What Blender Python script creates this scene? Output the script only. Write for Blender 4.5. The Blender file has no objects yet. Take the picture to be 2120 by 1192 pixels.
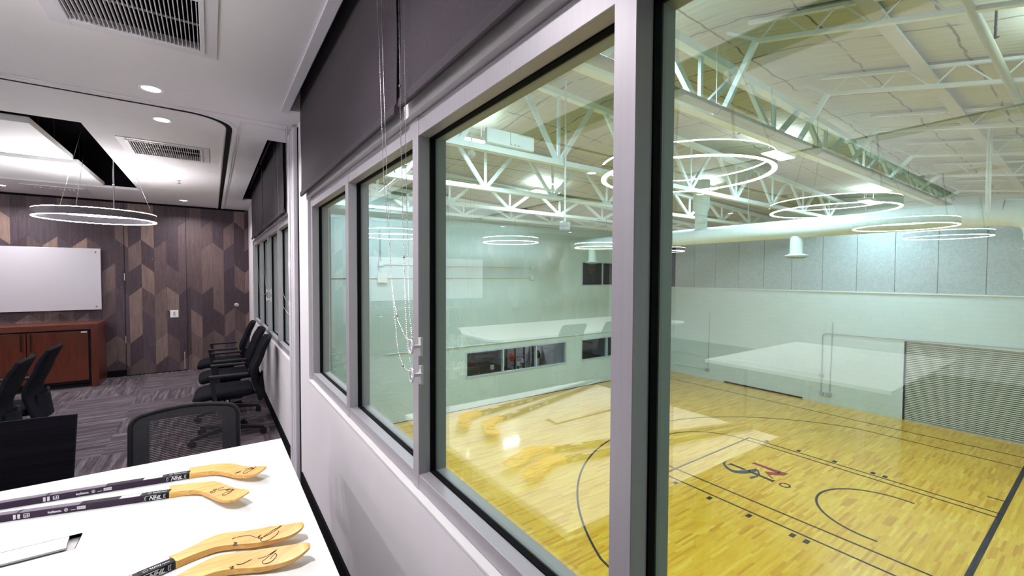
import bpy, bmesh, math, random
from mathutils import Vector, Matrix
random.seed(7)
PI = math.pi
scene = bpy.context.scene
COL = scene.collection
# ------------------------------------------------------------------ camera
F_PX, CX, CY = 889.0, 1060.0, 596.0
yaw, pit, rol = math.radians(35.0), math.radians(-1.66), math.radians(0.24)
fw = Vector((math.sin(yaw)*math.cos(pit), math.cos(yaw)*math.cos(pit), math.sin(pit)))
r0 = Vector((math.cos(yaw), -math.sin(yaw), 0)); u0 = r0.cross(fw)
rt = math.cos(rol)*r0 + math.sin(rol)*u0
up = -math.sin(rol)*r0 + math.cos(rol)*u0
CAM = Vector((0, 0, 1.6))
cd = bpy.data.cameras.new('camera'); cam = bpy.data.objects.new('camera', cd); COL.objects.link(cam)
cd.sensor_width = 36.0; cd.lens = 36.0*F_PX/2120.0; cd.clip_start = 0.02; cd.clip_end = 200
cam.matrix_world = Matrix(((rt.x, up.x, -fw.x, CAM.x), (rt.y, up.y, -fw.y, CAM.y), (rt.z, up.z, -fw.z, CAM.z), (0, 0, 0, 1)))
scene.camera = cam

def at(x, y, ax, v):
    """where the sight line through photo point (x, y) meets the plane axis=v"""
    d = fw + (x-CX)/F_PX*rt - (y-CY)/F_PX*up
    return CAM + d*((v-CAM[ax])/d[ax])
# ------------------------------------------------------------------ world, exposure, lamp strengths
w = bpy.data.worlds.new('world'); scene.world = w; w.use_nodes = True
w.node_tree.nodes['Background'].inputs[0].default_value = (0.6, 0.62, 0.65, 1)
w.node_tree.nodes['Background'].inputs[1].default_value = 0.02
vs = scene.view_settings
vs.view_transform = 'Standard'; vs.look = 'None'; vs.gamma = 1.0; vs.exposure = 0.0
scene.cycles.use_denoising = True
scene.cycles.max_bounces = 9; scene.cycles.diffuse_bounces = 4; scene.cycles.glossy_bounces = 5
scene.cycles.transparent_max_bounces = 24; scene.cycles.caustics_reflective = False; scene.cycles.caustics_refractive = False
scene.cycles.sample_clamp_indirect = 6.0
DOWNLIGHT_W = 20.0
RING_E = 44.0
BAY_W = 250.0
CONF_COL = (1.0, 0.955, 0.99)
GYM_COL = (0.84, 0.98, 1.10)
# ------------------------------------------------------------------ mesh helpers
class MB:
    def __init__(s): s.v = []; s.f = []; s.mi = []; s.m = 0
    def add(s, vs_, fs):
        o = len(s.v); s.v += [tuple(p) for p in vs_]
        s.f += [tuple(i+o for i in f) for f in fs]; s.mi += [s.m]*len(fs); return s
    def box(s, x0, x1, y0, y1, z0, z1):
        if x0 > x1: x0, x1 = x1, x0
        if y0 > y1: y0, y1 = y1, y0
        if z0 > z1: z0, z1 = z1, z0
        return s.add([(x0,y0,z0),(x1,y0,z0),(x1,y1,z0),(x0,y1,z0),(x0,y0,z1),(x1,y0,z1),(x1,y1,z1),(x0,y1,z1)],
                     [(0,3,2,1),(4,5,6,7),(0,1,5,4),(1,2,6,5),(2,3,7,6),(3,0,4,7)])
    def bar(s, a, b, wd, h, upv=(0,0,1)):
        a = Vector(a); b = Vector(b); d = (b-a).normalized(); u = Vector(upv)
        if abs(d.dot(u)) > .98: u = Vector((1,0,0))
        sd = d.cross(u).normalized()*wd/2; u2 = sd.cross(d).normalized()*h/2
        P = []
        for c in (a, b): P += [c-sd-u2, c+sd-u2, c+sd+u2, c-sd+u2]
        return s.add(P, [(0,1,2,3),(7,6,5,4),(0,4,5,1),(1,5,6,2),(2,6,7,3),(3,7,4,0)])
    def tube(s, pts, r, n=10, caps=True, closed=False):
        pts = [Vector(p) for p in pts]; N = len(pts); rings = []
        rr = r if isinstance(r, (list, tuple)) else [r]*N
        ref = None
        for i, p in enumerate(pts):
            if closed: d = pts[(i+1) % N]-pts[i-1]
            else: d = pts[min(i+1, N-1)]-pts[max(i-1, 0)]
            d.normalize()
            if ref is None: ref = Vector((0,0,1)) if abs(d.z) < .9 else Vector((1,0,0))
            a = d.cross(ref).normalized(); b = a.cross(d).normalized(); ref = b
            rings.append([p + (a*math.cos(2*PI*k/n) + b*math.sin(2*PI*k/n))*rr[i] for k in range(n)])
        V = [q for g in rings for q in g]; Fc = []
        for i in range(N if closed else N-1):
            j = (i+1) % N
            for k in range(n): Fc.append((i*n+k, i*n+(k+1) % n, j*n+(k+1) % n, j*n+k))
        if caps and not closed: Fc += [tuple(range(n))[::-1], tuple((N-1)*n+k for k in range(n))]
        return s.add(V, Fc)
    def lathe(s, prof, n=32, c=(0,0,0), closed=False):
        V = []; Fc = []; P = len(prof)
        for k in range(n):
            a = 2*PI*k/n
            for r, z in prof: V.append((c[0]+r*math.cos(a), c[1]+r*math.sin(a), c[2]+z))
        for k in range(n):
            k2 = (k+1) % n
            for i in range(P if closed else P-1):
                j = (i+1) % P
                Fc.append((k*P+i, k2*P+i, k2*P+j, k*P+j))
        return s.add(V, Fc)
    def prism(s, poly, z0, z1):
        n = len(poly)
        V = [(p[0], p[1], z0) for p in poly] + [(p[0], p[1], z1) for p in poly]
        return s.add(V, [tuple(range(n))[::-1], tuple(range(n, 2*n))] + [(i, (i+1) % n, n+(i+1) % n, n+i) for i in range(n)])
    def grid(s, fn, nu, nv):
        V = [fn(i/nu, j/nv) for j in range(nv+1) for i in range(nu+1)]
        return s.add(V, [(j*(nu+1)+i, j*(nu+1)+i+1, (j+1)*(nu+1)+i+1, (j+1)*(nu+1)+i) for j in range(nv) for i in range(nu)])
    def shell(s, fn, th, nu, nv):
        """closed slab: fn(u,v)->(point, normal)"""
        A = [fn(i/nu, j/nv) for j in range(nv+1) for i in range(nu+1)]
        top = [Vector(p)+Vector(n)*th/2 for p, n in A]; bot = [Vector(p)-Vector(n)*th/2 for p, n in A]
        N = len(A); Fc = []
        q = lambda i, j: j*(nu+1)+i
        for j in range(nv):
            for i in range(nu):
                Fc.append((q(i,j), q(i+1,j), q(i+1,j+1), q(i,j+1)))
                Fc.append((N+q(i,j), N+q(i,j+1), N+q(i+1,j+1), N+q(i+1,j)))
        for i in range(nu):
            Fc.append((q(i,0), N+q(i,0), N+q(i+1,0), q(i+1,0))); Fc.append((q(i,nv), q(i+1,nv), N+q(i+1,nv), N+q(i,nv)))
        for j in range(nv):
            Fc.append((q(0,j), q(0,j+1), N+q(0,j+1), N+q(0,j))); Fc.append((q(nu,j), N+q(nu,j), N+q(nu,j+1), q(nu,j+1)))
        return s.add(top+bot, Fc)
    def sphere(s, c, r, n=10, sc=(1,1,1)):
        prof = [(max(1e-4, math.sin(PI*i/n)*r), -math.cos(PI*i/n)*r) for i in range(n+1)]
        V = []; Fc = []; m = n*2
        for k in range(m):
            a = 2*PI*k/m
            for q, z in prof: V.append((c[0]+q*math.cos(a)*sc[0], c[1]+q*math.sin(a)*sc[1], c[2]+z*sc[2]))
        P = n+1
        for k in range(m):
            for i in range(n): Fc.append((k*P+i, ((k+1) % m)*P+i, ((k+1) % m)*P+i+1, k*P+i+1))
        return s.add(V, Fc)
    def build(s, name, mat, parent=None, smooth=False, bevel=0, fix=True, seg=2):
        me = bpy.data.meshes.new(name); me.from_pydata(s.v, [], s.f)
        for m in (mat if isinstance(mat, (list, tuple)) else [mat]): me.materials.append(m)
        for p, k in zip(me.polygons, s.mi): p.material_index = k
        if fix:
            bm = bmesh.new(); bm.from_mesh(me); bmesh.ops.recalc_face_normals(bm, faces=bm.faces); bm.to_mesh(me); bm.free()
        if smooth:
            me.polygons.foreach_set('use_smooth', [True]*len(me.polygons))
            me.set_sharp_from_angle(angle=math.radians(38))
        o = bpy.data.objects.new(name, me); COL.objects.link(o)
        if parent: o.parent = parent
        if bevel:
            b = o.modifiers.new('bevel', 'BEVEL'); b.width = bevel; b.segments = seg; b.limit_method = 'ANGLE'; b.angle_limit = math.radians(40)
        return o
def tag(o, label=None, cat=None, group=None, kind=None):
    if label: o['label'] = label
    if cat: o['category'] = cat
    if group: o['group'] = group
    if kind: o['kind'] = kind
    return o
def empty(name, loc=(0,0,0), rz=0, label=None, cat=None, group=None, kind=None):
    o = bpy.data.objects.new(name, None); COL.objects.link(o); o.location = loc; o.rotation_euler = (0,0,rz); o.empty_display_size = .05
    return tag(o, label, cat, group, kind)
def copy_tree(o, parent=None):
    c = o.copy(); COL.objects.link(c); c.parent = parent
    for ch in list(o.children): copy_tree(ch, c)
    return c
def text_mesh(name, txt, size, mat, parent, M, ext=.0004, shear=0):
    cu = bpy.data.curves.new('t', 'FONT'); cu.body = txt; cu.size = size; cu.extrude = ext; cu.shear = shear; cu.offset = size*.03
    to = bpy.data.objects.new('t', cu); COL.objects.link(to)
    bpy.context.view_layer.update()
    me = bpy.data.meshes.new_from_object(to.evaluated_get(bpy.context.evaluated_depsgraph_get()))
    bpy.data.objects.remove(to); bpy.data.curves.remove(cu)
    me.materials.clear(); me.materials.append(mat); me.transform(M)
    o = bpy.data.objects.new(name, me); COL.objects.link(o); o.parent = parent
    return o
# ------------------------------------------------------------------ materials
def nt(name):
    m = bpy.data.materials.new(name); m.use_nodes = True
    t = m.node_tree; return m, t, t.nodes['Principled BSDF'], t.nodes, t.links
def N(t, typ, **k):
    n = t.nodes.new(typ)
    for a, b in k.items(): setattr(n, a, b)
    return n
def math_(t, op, a, b=None, c=None):
    n = N(t, 'ShaderNodeMath', operation=op)
    for i, q in enumerate((a, b, c)):
        if q is None: continue
        if isinstance(q, (int, float)): n.inputs[i].default_value = q
        else: t.links.new(q, n.inputs[i])
    return n.outputs[0]
def mat(name, col, rough=.5, metal=0, var=.06, scale=8, bump=0, bscale=None, spec=None, coat=0, stretch=None):
    m, t, b, nn, L = nt(name)
    tc = N(t, 'ShaderNodeTexCoord'); mp = N(t, 'ShaderNodeMapping'); L.new(tc.outputs['Object'], mp.inputs[0])
    if stretch: mp.inputs['Scale'].default_value = stretch
    nz = N(t, 'ShaderNodeTexNoise'); nz.inputs['Scale'].default_value = scale; nz.inputs['Detail'].default_value = 4; L.new(mp.outputs[0], nz.inputs[0])
    r = N(t, 'ShaderNodeValToRGB'); L.new(nz.outputs[0], r.inputs[0])
    r.color_ramp.elements[0].position = .3; r.color_ramp.elements[1].position = .7
    r.color_ramp.elements[0].color = (*[c*(1-var) for c in col], 1); r.color_ramp.elements[1].color = (*[min(1, c*(1+var)) for c in col], 1)
    L.new(r.outputs[0], b.inputs['Base Color']); b.inputs['Roughness'].default_value = rough; b.inputs['Metallic'].default_value = metal
    if spec is not None: b.inputs['Specular IOR Level'].default_value = spec
    if coat: b.inputs['Coat Weight'].default_value = coat; b.inputs['Coat Roughness'].default_value = .08
    if bump:
        n2 = N(t, 'ShaderNodeTexNoise'); n2.inputs['Scale'].default_value = bscale or scale*6; n2.inputs['Detail'].default_value = 3; L.new(mp.outputs[0], n2.inputs[0])
        bp = N(t, 'ShaderNodeBump'); bp.inputs['Strength'].default_value = bump; bp.inputs['Distance'].default_value = .01
        L.new(n2.outputs[0], bp.inputs['Height']); L.new(bp.outputs[0], b.inputs['Normal'])
    return m
def emis(name, col, s):
    m, t, b, nn, L = nt(name)
    nn.remove(b); e = N(t, 'ShaderNodeEmission'); e.inputs[0].default_value = (*col, 1); e.inputs[1].default_value = s
    L.new(e.outputs[0], nn['Material Output'].inputs[0]); return m
PAINT = mat('wall_paint', (.76, .735, .755), .62, var=.015, bump=.05, bscale=180)
CEIL = mat('ceiling_paint', (.74, .72, .735), .7, var=.012, bump=.03, bscale=150)
SILLP = mat('gloss_trim_paint', (.86, .85, .84), .35, var=.01)
ALU = mat('anodised_aluminium', (.39, .37, .40), .45, metal=.25, var=.03, scale=3, stretch=(40,40,1))
ALU2 = mat('satin_aluminium', (.62, .61, .63), .3, metal=.8, var=.03)
GASKET = mat('black_rubber', (.004, .004, .005), .8, var=.2, spec=.08)
BLACK = mat('black_recess_paint', (.004, .003, .005), .9, var=.2, spec=.05)
DARKPOCKET = mat('dark_pocket_lining', (.02, .015, .014), .8, var=.2)
WHITE = mat('white_laminate', (.88, .90, .89), .22, var=.01, scale=3)
PANELW = mat('white_acoustic_cloud', (.86, .86, .87), .6, var=.01, bump=.1, bscale=300)
VENTP = mat('vent_enamel', (.66, .64, .68), .4, var=.02)
FABRIC = mat('blind_fabric', (.052, .042, .051), .9, var=.1, scale=60, bump=.3, bscale=900)
CHAIRF = mat('black_chair_fabric', (.005, .005, .008), .9, var=.25, scale=30, bump=.4, bscale=500, spec=.1)
CHAIRP = mat('black_nylon', (.009, .008, .011), .5, var=.15, spec=.22)
CHROME = mat('chrome', (.55, .55, .57), .18, metal=1, var=.02)
STEELD = mat('dark_brushed_steel', (.12, .11, .12), .35, metal=.8, var=.1)
ACRYL = mat('clear_acrylic', (.78, .76, .8), .15, var=.05, spec=.9)
PLASTW = mat('ivory_plastic', (.74, .72, .70), .4, var=.02)
WBOARD = mat('whiteboard_enamel', (.56, .54, .58), .25, var=.01, scale=2)
INK = mat('black_marker_ink', (.015, .015, .03), .4, var=.1)
PRINTW = mat('white_print', (.8, .8, .82), .4, var=.02)
PRINTG = mat('grey_foil_print', (.16, .14, .17), .65, var=.15, scale=60)
SHAFT = mat('dark_stick_lacquer', (.036, .020, .042), .5, var=.1, spec=.2)
SHAFTB = mat('black_stick_lacquer', (.006, .006, .008), .5, var=.1, spec=.2)
YELLOWL = mat('yellow_edge_line', (.75, .55, .06), .4, var=.03)
GYMW = mat('gym_block_paint', (.52, .65, .66), .6, var=.03, scale=1.2)
GYMT = mat('gym_trim_paint', (.66, .70, .66), .5, var=.02)
STEELW = mat('white_painted_steel', (.70, .83, .81), .45, var=.03, scale=3)
DUCTM = mat('pale_painted_duct', (.60, .74, .73), .45, var=.04, scale=2, stretch=(1, 8, 1))
PIPEM = mat('olive_white_pipe', (.34, .37, .28), .45, var=.04)
COND = mat('grey_conduit', (.42, .45, .46), .4, metal=.4, var=.08)
CONDW = mat('painted_conduit', (.66, .71, .69), .5, var=.03)
GARAGE = mat('roll_door_enamel', (.50, .54, .46), .45, var=.04, scale=3)
LINE = mat('court_line_paint', (.010, .010, .016), .45, var=.2, coat=.1)
LOGOR = mat('court_red_paint', (.30, .02, .03), .35, var=.1, coat=.3)
LOGOB = mat('court_black_paint', (.015, .015, .02), .35, var=.1, coat=.3)
LOGOG = mat('court_slate_paint', (.045, .06, .08), .35, var=.1, coat=.3)
REDM = mat('red_gym_enamel', (.55, .02, .02), .35, var=.1)
RUBBERF = mat('dark_rubber_floor', (.035, .035, .045), .7, var=.3, scale=20)
TREAD = mat('black_gym_plastic', (.015, .015, .018), .4, var=.1)
EMR = emis('ring_diffuser', CONF_COL, RING_E)
EMT = emis('ring_top_diffuser', CONF_COL, RING_E*2.6)
EMD = emis('downlight_lens', (1, .98, .96), 9)
EMG = emis('high_bay_lens', (.85, 1, .96), 14)

def wood_wall():
    m, t, b, nn, L = nt('reclaimed_wood_chevron')
    g = N(t, 'ShaderNodeNewGeometry'); s = N(t, 'ShaderNodeSeparateXYZ'); L.new(g.outputs['Position'], s.inputs[0])
    X, Z = s.outputs[0], s.outputs[2]
    W_, H_, A_ = .1545, .375, .140
    u = math_(t, 'DIVIDE', math_(t, 'ADD', X, .594+W_*40), W_)
    ci = math_(t, 'FLOOR', u)
    tri = math_(t, 'PINGPONG', u, 1.0)
    zb = math_(t, 'ADD', Z, math_(t, 'MULTIPLY', tri, A_))
    ri = math_(t, 'FLOOR', math_(t, 'DIVIDE', math_(t, 'ADD', zb, H_*10-1.393), H_))
    # neighbouring planks often share a board tone: hash of pairs
    cv = N(t, 'ShaderNodeCombineXYZ'); L.new(ci, cv.inputs[0]); L.new(ri, cv.inputs[1])
    wn = N(t, 'ShaderNodeTexWhiteNoise', noise_dimensions='3D'); L.new(cv.outputs[0], wn.inputs[0])
    cr = N(t, 'ShaderNodeValToRGB'); cr.color_ramp.interpolation = 'CONSTANT'; L.new(wn.outputs[0], cr.inputs[0])
    e = cr.color_ramp.elements; e[0].position = 0; e[0].color = (.042, .025, .032, 1); e[1].position = .34; e[1].color = (.078, .048, .050, 1)
    for p, c in ((.54, (.115, .074, .070)), (.72, (.055, .035, .046)), (.87, (.16, .105, .092)), (.97, (.23, .15, .122))):
        q = e.new(p); q.color = (*c, 1)
    mp = N(t, 'ShaderNodeCombineXYZ'); L.new(math_(t, 'MULTIPLY', X, 34), mp.inputs[0]); L.new(math_(t, 'MULTIPLY', Z, 3.2), mp.inputs[2]); L.new(math_(t, 'MULTIPLY', wn.outputs[0], 30), mp.inputs[1])
    nz = N(t, 'ShaderNodeTexNoise'); nz.inputs['Scale'].default_value = 1.0; nz.inputs['Detail'].default_value = 7; nz.inputs['Roughness'].default_value = .7; L.new(mp.outputs[0], nz.inputs[0])
    f = N(t, 'ShaderNodeMapRange'); L.new(nz.outputs[0], f.inputs[0]); f.inputs[1].default_value = .25; f.inputs[2].default_value = .75; f.inputs[3].default_value = .62; f.inputs[4].default_value = 1.45
    mx = N(t, 'ShaderNodeVectorMath', operation='SCALE'); L.new(cr.outputs[0], mx.inputs[0]); L.new(f.outputs[0], mx.inputs['Scale'])
    # pale limed flecks
    mp2 = N(t, 'ShaderNodeCombineXYZ'); L.new(math_(t, 'MULTIPLY', X, 110), mp2.inputs[0]); L.new(math_(t, 'MULTIPLY', Z, 22), mp2.inputs[2])
    n2 = N(t, 'ShaderNodeTexNoise'); n2.inputs['Scale'].default_value = 1; n2.inputs['Detail'].default_value = 2; L.new(mp2.outputs[0], n2.inputs[0])
    fl = N(t, 'ShaderNodeMapRange'); L.new(n2.outputs[0], fl.inputs[0]); fl.inputs[1].default_value = .66; fl.inputs[2].default_value = .80; fl.inputs[3].default_value = 0; fl.inputs[4].default_value = .75
    mix = N(t, 'ShaderNodeMix', data_type='RGBA'); L.new(fl.outputs[0], mix.inputs[0]); L.new(mx.outputs[0], mix.inputs[6]); mix.inputs[7].default_value = (.34, .28, .30, 1)
    # thin dark joint between planks
    fr = math_(t, 'FRACT', u); ed = math_(t, 'MINIMUM', fr, math_(t, 'SUBTRACT', 1.0, fr)); jt = math_(t, 'LESS_THAN', ed, .012)
    mix2 = N(t, 'ShaderNodeMix', data_type='RGBA'); L.new(math_(t, 'MULTIPLY', jt, .5), mix2.inputs[0]); L.new(mix.outputs[2], mix2.inputs[6]); mix2.inputs[7].default_value = (.02, .015, .02, 1)
    L.new(mix2.outputs[2], b.inputs['Base Color']); b.inputs['Roughness'].default_value = .55
    return m
WOODW = wood_wall()
def carpet():
    m, t, b, nn, L = nt('striated_carpet_tile')
    g = N(t, 'ShaderNodeNewGeometry'); s = N(t, 'ShaderNodeSeparateXYZ'); L.new(g.outputs['Position'], s.inputs[0])
    X = math_(t, 'ADD', s.outputs[0], 30.1); Y = math_(t, 'ADD', s.outputs[1], 30.25)
    ix = math_(t, 'FLOOR', math_(t, 'DIVIDE', X, .61)); iy = math_(t, 'FLOOR', math_(t, 'DIVIDE', Y, .61))
    cw = N(t, 'ShaderNodeCombineXYZ'); L.new(ix, cw.inputs[0]); L.new(iy, cw.inputs[1])
    wn_ = N(t, 'ShaderNodeTexWhiteNoise', noise_dimensions='3D'); L.new(cw.outputs[0], wn_.inputs[0]); chk = math_(t, 'GREATER_THAN', wn_.outputs[0], .66)
    def streak(ax, ay, sc=1):
        c = N(t, 'ShaderNodeCombineXYZ'); L.new(math_(t, 'MULTIPLY', X, ax), c.inputs[0]); L.new(math_(t, 'MULTIPLY', Y, ay), c.inputs[1]); L.new(math_(t, 'MULTIPLY', math_(t, 'ADD', ix, math_(t, 'MULTIPLY', iy, 7.3)), 3.7), c.inputs[2])
        n = N(t, 'ShaderNodeTexNoise'); n.inputs['Scale'].default_value = sc; n.inputs['Detail'].default_value = 5; n.inputs['Roughness'].default_value = .65; n.inputs['Distortion'].default_value = .3; L.new(c.outputs[0], n.inputs[0]); return n.outputs[0]
    a = streak(2.2, 30); c2 = streak(30, 2.2)
    mx = N(t, 'ShaderNodeMix', data_type='FLOAT'); L.new(chk, mx.inputs[0]); L.new(a, mx.inputs[2]); L.new(c2, mx.inputs[3])
    n3 = N(t, 'ShaderNodeTexNoise'); n3.inputs['Scale'].default_value = 260; L.new(g.outputs['Position'], n3.inputs[0])
    v = math_(t, 'ADD', mx.outputs[0], math_(t, 'MULTIPLY', math_(t, 'SUBTRACT', n3.outputs[0], .5), .22))
    r = N(t, 'ShaderNodeValToRGB'); L.new(v, r.inputs[0])
    e = r.color_ramp.elements; e[0].position = .36; e[0].color = (.052, .040, .048, 1); e[1].position = .70; e[1].color = (.20, .17, .18, 1)
    q = e.new(.50); q.color = (.085, .068, .077, 1)
    L.new(r.outputs[0], b.inputs['Base Color']); b.inputs['Roughness'].default_value = .95; b.inputs['Specular IOR Level'].default_value = .1
    bp = N(t, 'ShaderNodeBump'); bp.inputs['Strength'].default_value = .5; bp.inputs['Distance'].default_value = .004; L.new(v, bp.inputs['Height']); L.new(bp.outputs[0], b.inputs['Normal'])
    return m
CARPET = carpet()
def court():
    m, t, b, nn, L = nt('maple_court_floor')
    g = N(t, 'ShaderNodeNewGeometry'); s = N(t, 'ShaderNodeSeparateXYZ'); L.new(g.outputs['Position'], s.inputs[0])
    X = math_(t, 'ADD', s.outputs[0], 50); Y = math_(t, 'ADD', s.outputs[1], 50)
    row = math_(t, 'FLOOR', math_(t, 'DIVIDE', Y, .057))
    c0 = N(t, 'ShaderNodeCombineXYZ'); L.new(row, c0.inputs[0])
    w0 = N(t, 'ShaderNodeTexWhiteNoise', noise_dimensions='3D'); L.new(c0.outputs[0], w0.inputs[0])
    cell = math_(t, 'FLOOR', math_(t, 'ADD', math_(t, 'DIVIDE', X, .62), math_(t, 'MULTIPLY', w0.outputs[0], 9)))
    c1 = N(t, 'ShaderNodeCombineXYZ'); L.new(row, c1.inputs[0]); L.new(cell, c1.inputs[1])
    w1 = N(t, 'ShaderNodeTexWhiteNoise', noise_dimensions='3D'); L.new(c1.outputs[0], w1.inputs[0])
    r = N(t, 'ShaderNodeValToRGB'); L.new(w1.outputs[0], r.inputs[0])
    e = r.color_ramp.elements; e[0].position = 0; e[0].color = (.62, .30, .015, 1); e[1].position = 1; e[1].color = (.84, .56, .070, 1)
    q = e.new(.25); q.color = (.74, .42, .026, 1); q = e.new(.8); q.color = (.79, .48, .040, 1)
    c = N(t, 'ShaderNodeCombineXYZ'); L.new(math_(t, 'MULTIPLY', X, 3), c.inputs[0]); L.new(math_(t, 'MULTIPLY', Y, 45), c.inputs[1])
    nz = N(t, 'ShaderNodeTexNoise'); nz.inputs['Scale'].default_value = 1; nz.inputs['Detail'].default_value = 5; L.new(c.outputs[0], nz.inputs[0])
    f = N(t, 'ShaderNodeMapRange'); L.new(nz.outputs[0], f.inputs[0]); f.inputs[1].default_value = .3; f.inputs[2].default_value = .7; f.inputs[3].default_value = .9; f.inputs[4].default_value = 1.08
    mx = N(t, 'ShaderNodeVectorMath', operation='SCALE'); L.new(r.outputs[0], mx.inputs[0]); L.new(f.outputs[0], mx.inputs['Scale'])
    L.new(mx.outputs[0], b.inputs['Base Color']); b.inputs['Roughness'].default_value = .3; b.inputs['Specular IOR Level'].default_value = .4
    b.inputs['Coat Weight'].default_value = .7; b.inputs['Coat Roughness'].default_value = .10
    return m
COURT = court()
def block_wall():
    m, t, b, nn, L = nt('painted_block_wall')
    g = N(t, 'ShaderNodeNewGeometry'); s = N(t, 'ShaderNodeSeparateXYZ'); L.new(g.outputs['Position'], s.inputs[0])
    c = N(t, 'ShaderNodeCombineXYZ'); L.new(math_(t, 'ADD', s.outputs[1], s.outputs[0]), c.inputs[0]); L.new(s.outputs[2], c.inputs[1])
    br = N(t, 'ShaderNodeTexBrick'); L.new(c.outputs[0], br.inputs[0]); br.inputs['Scale'].default_value = 1; br.inputs['Brick Width'].default_value = .4; br.inputs['Row Height'].default_value = .2; br.inputs['Mortar Size'].default_value = .006
    br.inputs['Color1'].default_value = (.53, .66, .67, 1); br.inputs['Color2'].default_value = (.55, .68, .69, 1); br.inputs['Mortar'].default_value = (.47, .60, .61, 1)
    nz = N(t, 'ShaderNodeTexNoise'); nz.inputs['Scale'].default_value = .8; nz.inputs['Detail'].default_value = 5; L.new(g.outputs['Position'], nz.inputs[0])
    f = N(t, 'ShaderNodeMapRange'); L.new(nz.outputs[0], f.inputs[0]); f.inputs[3].default_value = .93; f.inputs[4].default_value = 1.06
    mx = N(t, 'ShaderNodeVectorMath', operation='SCALE'); L.new(br.outputs[0], mx.inputs[0]); L.new(f.outputs[0], mx.inputs['Scale'])
    L.new(mx.outputs[0], b.inputs['Base Color']); b.inputs['Roughness'].default_value = .6
    return m
BLOCK = block_wall()
def speckle():
    m, t, b, nn, L = nt('fibrous_acoustic_panel')
    g = N(t, 'ShaderNodeNewGeometry')
    nz = N(t, 'ShaderNodeTexNoise'); nz.inputs['Scale'].default_value = 14; nz.inputs['Detail'].default_value = 8; nz.inputs['Roughness'].default_value = .85; L.new(g.outputs['Position'], nz.inputs[0])
    r = N(t, 'ShaderNodeValToRGB'); L.new(nz.outputs[0], r.inputs[0]); e = r.color_ramp.elements
    e[0].position = .38; e[0].color = (.26, .34, .36, 1); e[1].position = .62; e[1].color = (.45, .54, .56, 1)
    L.new(r.outputs[0], b.inputs['Base Color']); b.inputs['Roughness'].default_value = .95
    return m
ACOUST = speckle()
def batt():
    """white-faced roof insulation: fine ribs, darker stained seams"""
    m, t, b, nn, L = nt('roof_insulation_facing')
    g = N(t, 'ShaderNodeNewGeometry'); s = N(t, 'ShaderNodeSeparateXYZ'); L.new(g.outputs['Position'], s.inputs[0])
    nz = N(t, 'ShaderNodeTexNoise'); nz.inputs['Scale'].default_value = 1.6; nz.inputs['Detail'].default_value = 4; L.new(g.outputs['Position'], nz.inputs[0])
    wob = math_(t, 'MULTIPLY', math_(t, 'SUBTRACT', nz.outputs[0], .5), .22)
    X = math_(t, 'ADD', math_(t, 'ADD', s.outputs[0], 20.55), wob); Y = math_(t, 'ADD', math_(t, 'ADD', s.outputs[1], 20.62), wob)
    def seam(C, per, wd):
        fr = math_(t, 'FRACT', math_(t, 'DIVIDE', C, per)); d = math_(t, 'MINIMUM', fr, math_(t, 'SUBTRACT', 1.0, fr))
        return math_(t, 'LESS_THAN', d, wd/per)
    n2 = N(t, 'ShaderNodeTexNoise'); n2.inputs['Scale'].default_value = 2.2; n2.inputs['Detail'].default_value = 2; L.new(g.outputs['Position'], n2.inputs[0])
    gate = N(t, 'ShaderNodeMapRange'); L.new(n2.outputs[0], gate.inputs[0]); gate.inputs[1].default_value = .34; gate.inputs[2].default_value = .46
    sm = math_(t, 'MULTIPLY', math_(t, 'MAXIMUM', seam(X, 1.28, .016), seam(Y, 1.22, .016)), math_(t, 'MULTIPLY', gate.outputs[0], .75))
    mp = N(t, 'ShaderNodeCombineXYZ'); L.new(math_(t, 'MULTIPLY', s.outputs[0], 14), mp.inputs[0]); L.new(math_(t, 'MULTIPLY', s.outputs[1], 1.2), mp.inputs[1])
    n3 = N(t, 'ShaderNodeTexNoise'); n3.inputs['Scale'].default_value = 1; n3.inputs['Detail'].default_value = 4; L.new(mp.outputs[0], n3.inputs[0])
    r = N(t, 'ShaderNodeValToRGB'); L.new(n3.outputs[0], r.inputs[0]); e = r.color_ramp.elements
    e[0].position = .3; e[0].color = (.37, .39, .31, 1); e[1].position = .7; e[1].color = (.47, .485, .39, 1)
    mx = N(t, 'ShaderNodeMix', data_type='RGBA'); L.new(sm, mx.inputs[0]); L.new(r.outputs[0], mx.inputs[6]); mx.inputs[7].default_value = (.06, .045, .04, 1)
    L.new(mx.outputs[2], b.inputs['Base Color']); b.inputs['Roughness'].default_value = .7
    wv = N(t, 'ShaderNodeTexWave'); wv.inputs['Scale'].default_value = 2.6; wv.inputs['Distortion'].default_value = 1.5; L.new(g.outputs['Position'], wv.inputs[0])
    bp = N(t, 'ShaderNodeBump'); bp.inputs['Strength'].default_value = .10; bp.inputs['Distance'].default_value = .05; L.new(wv.outputs[1], bp.inputs['Height']); L.new(bp.outputs[0], b.inputs['Normal'])
    return m
BATT = batt()
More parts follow.
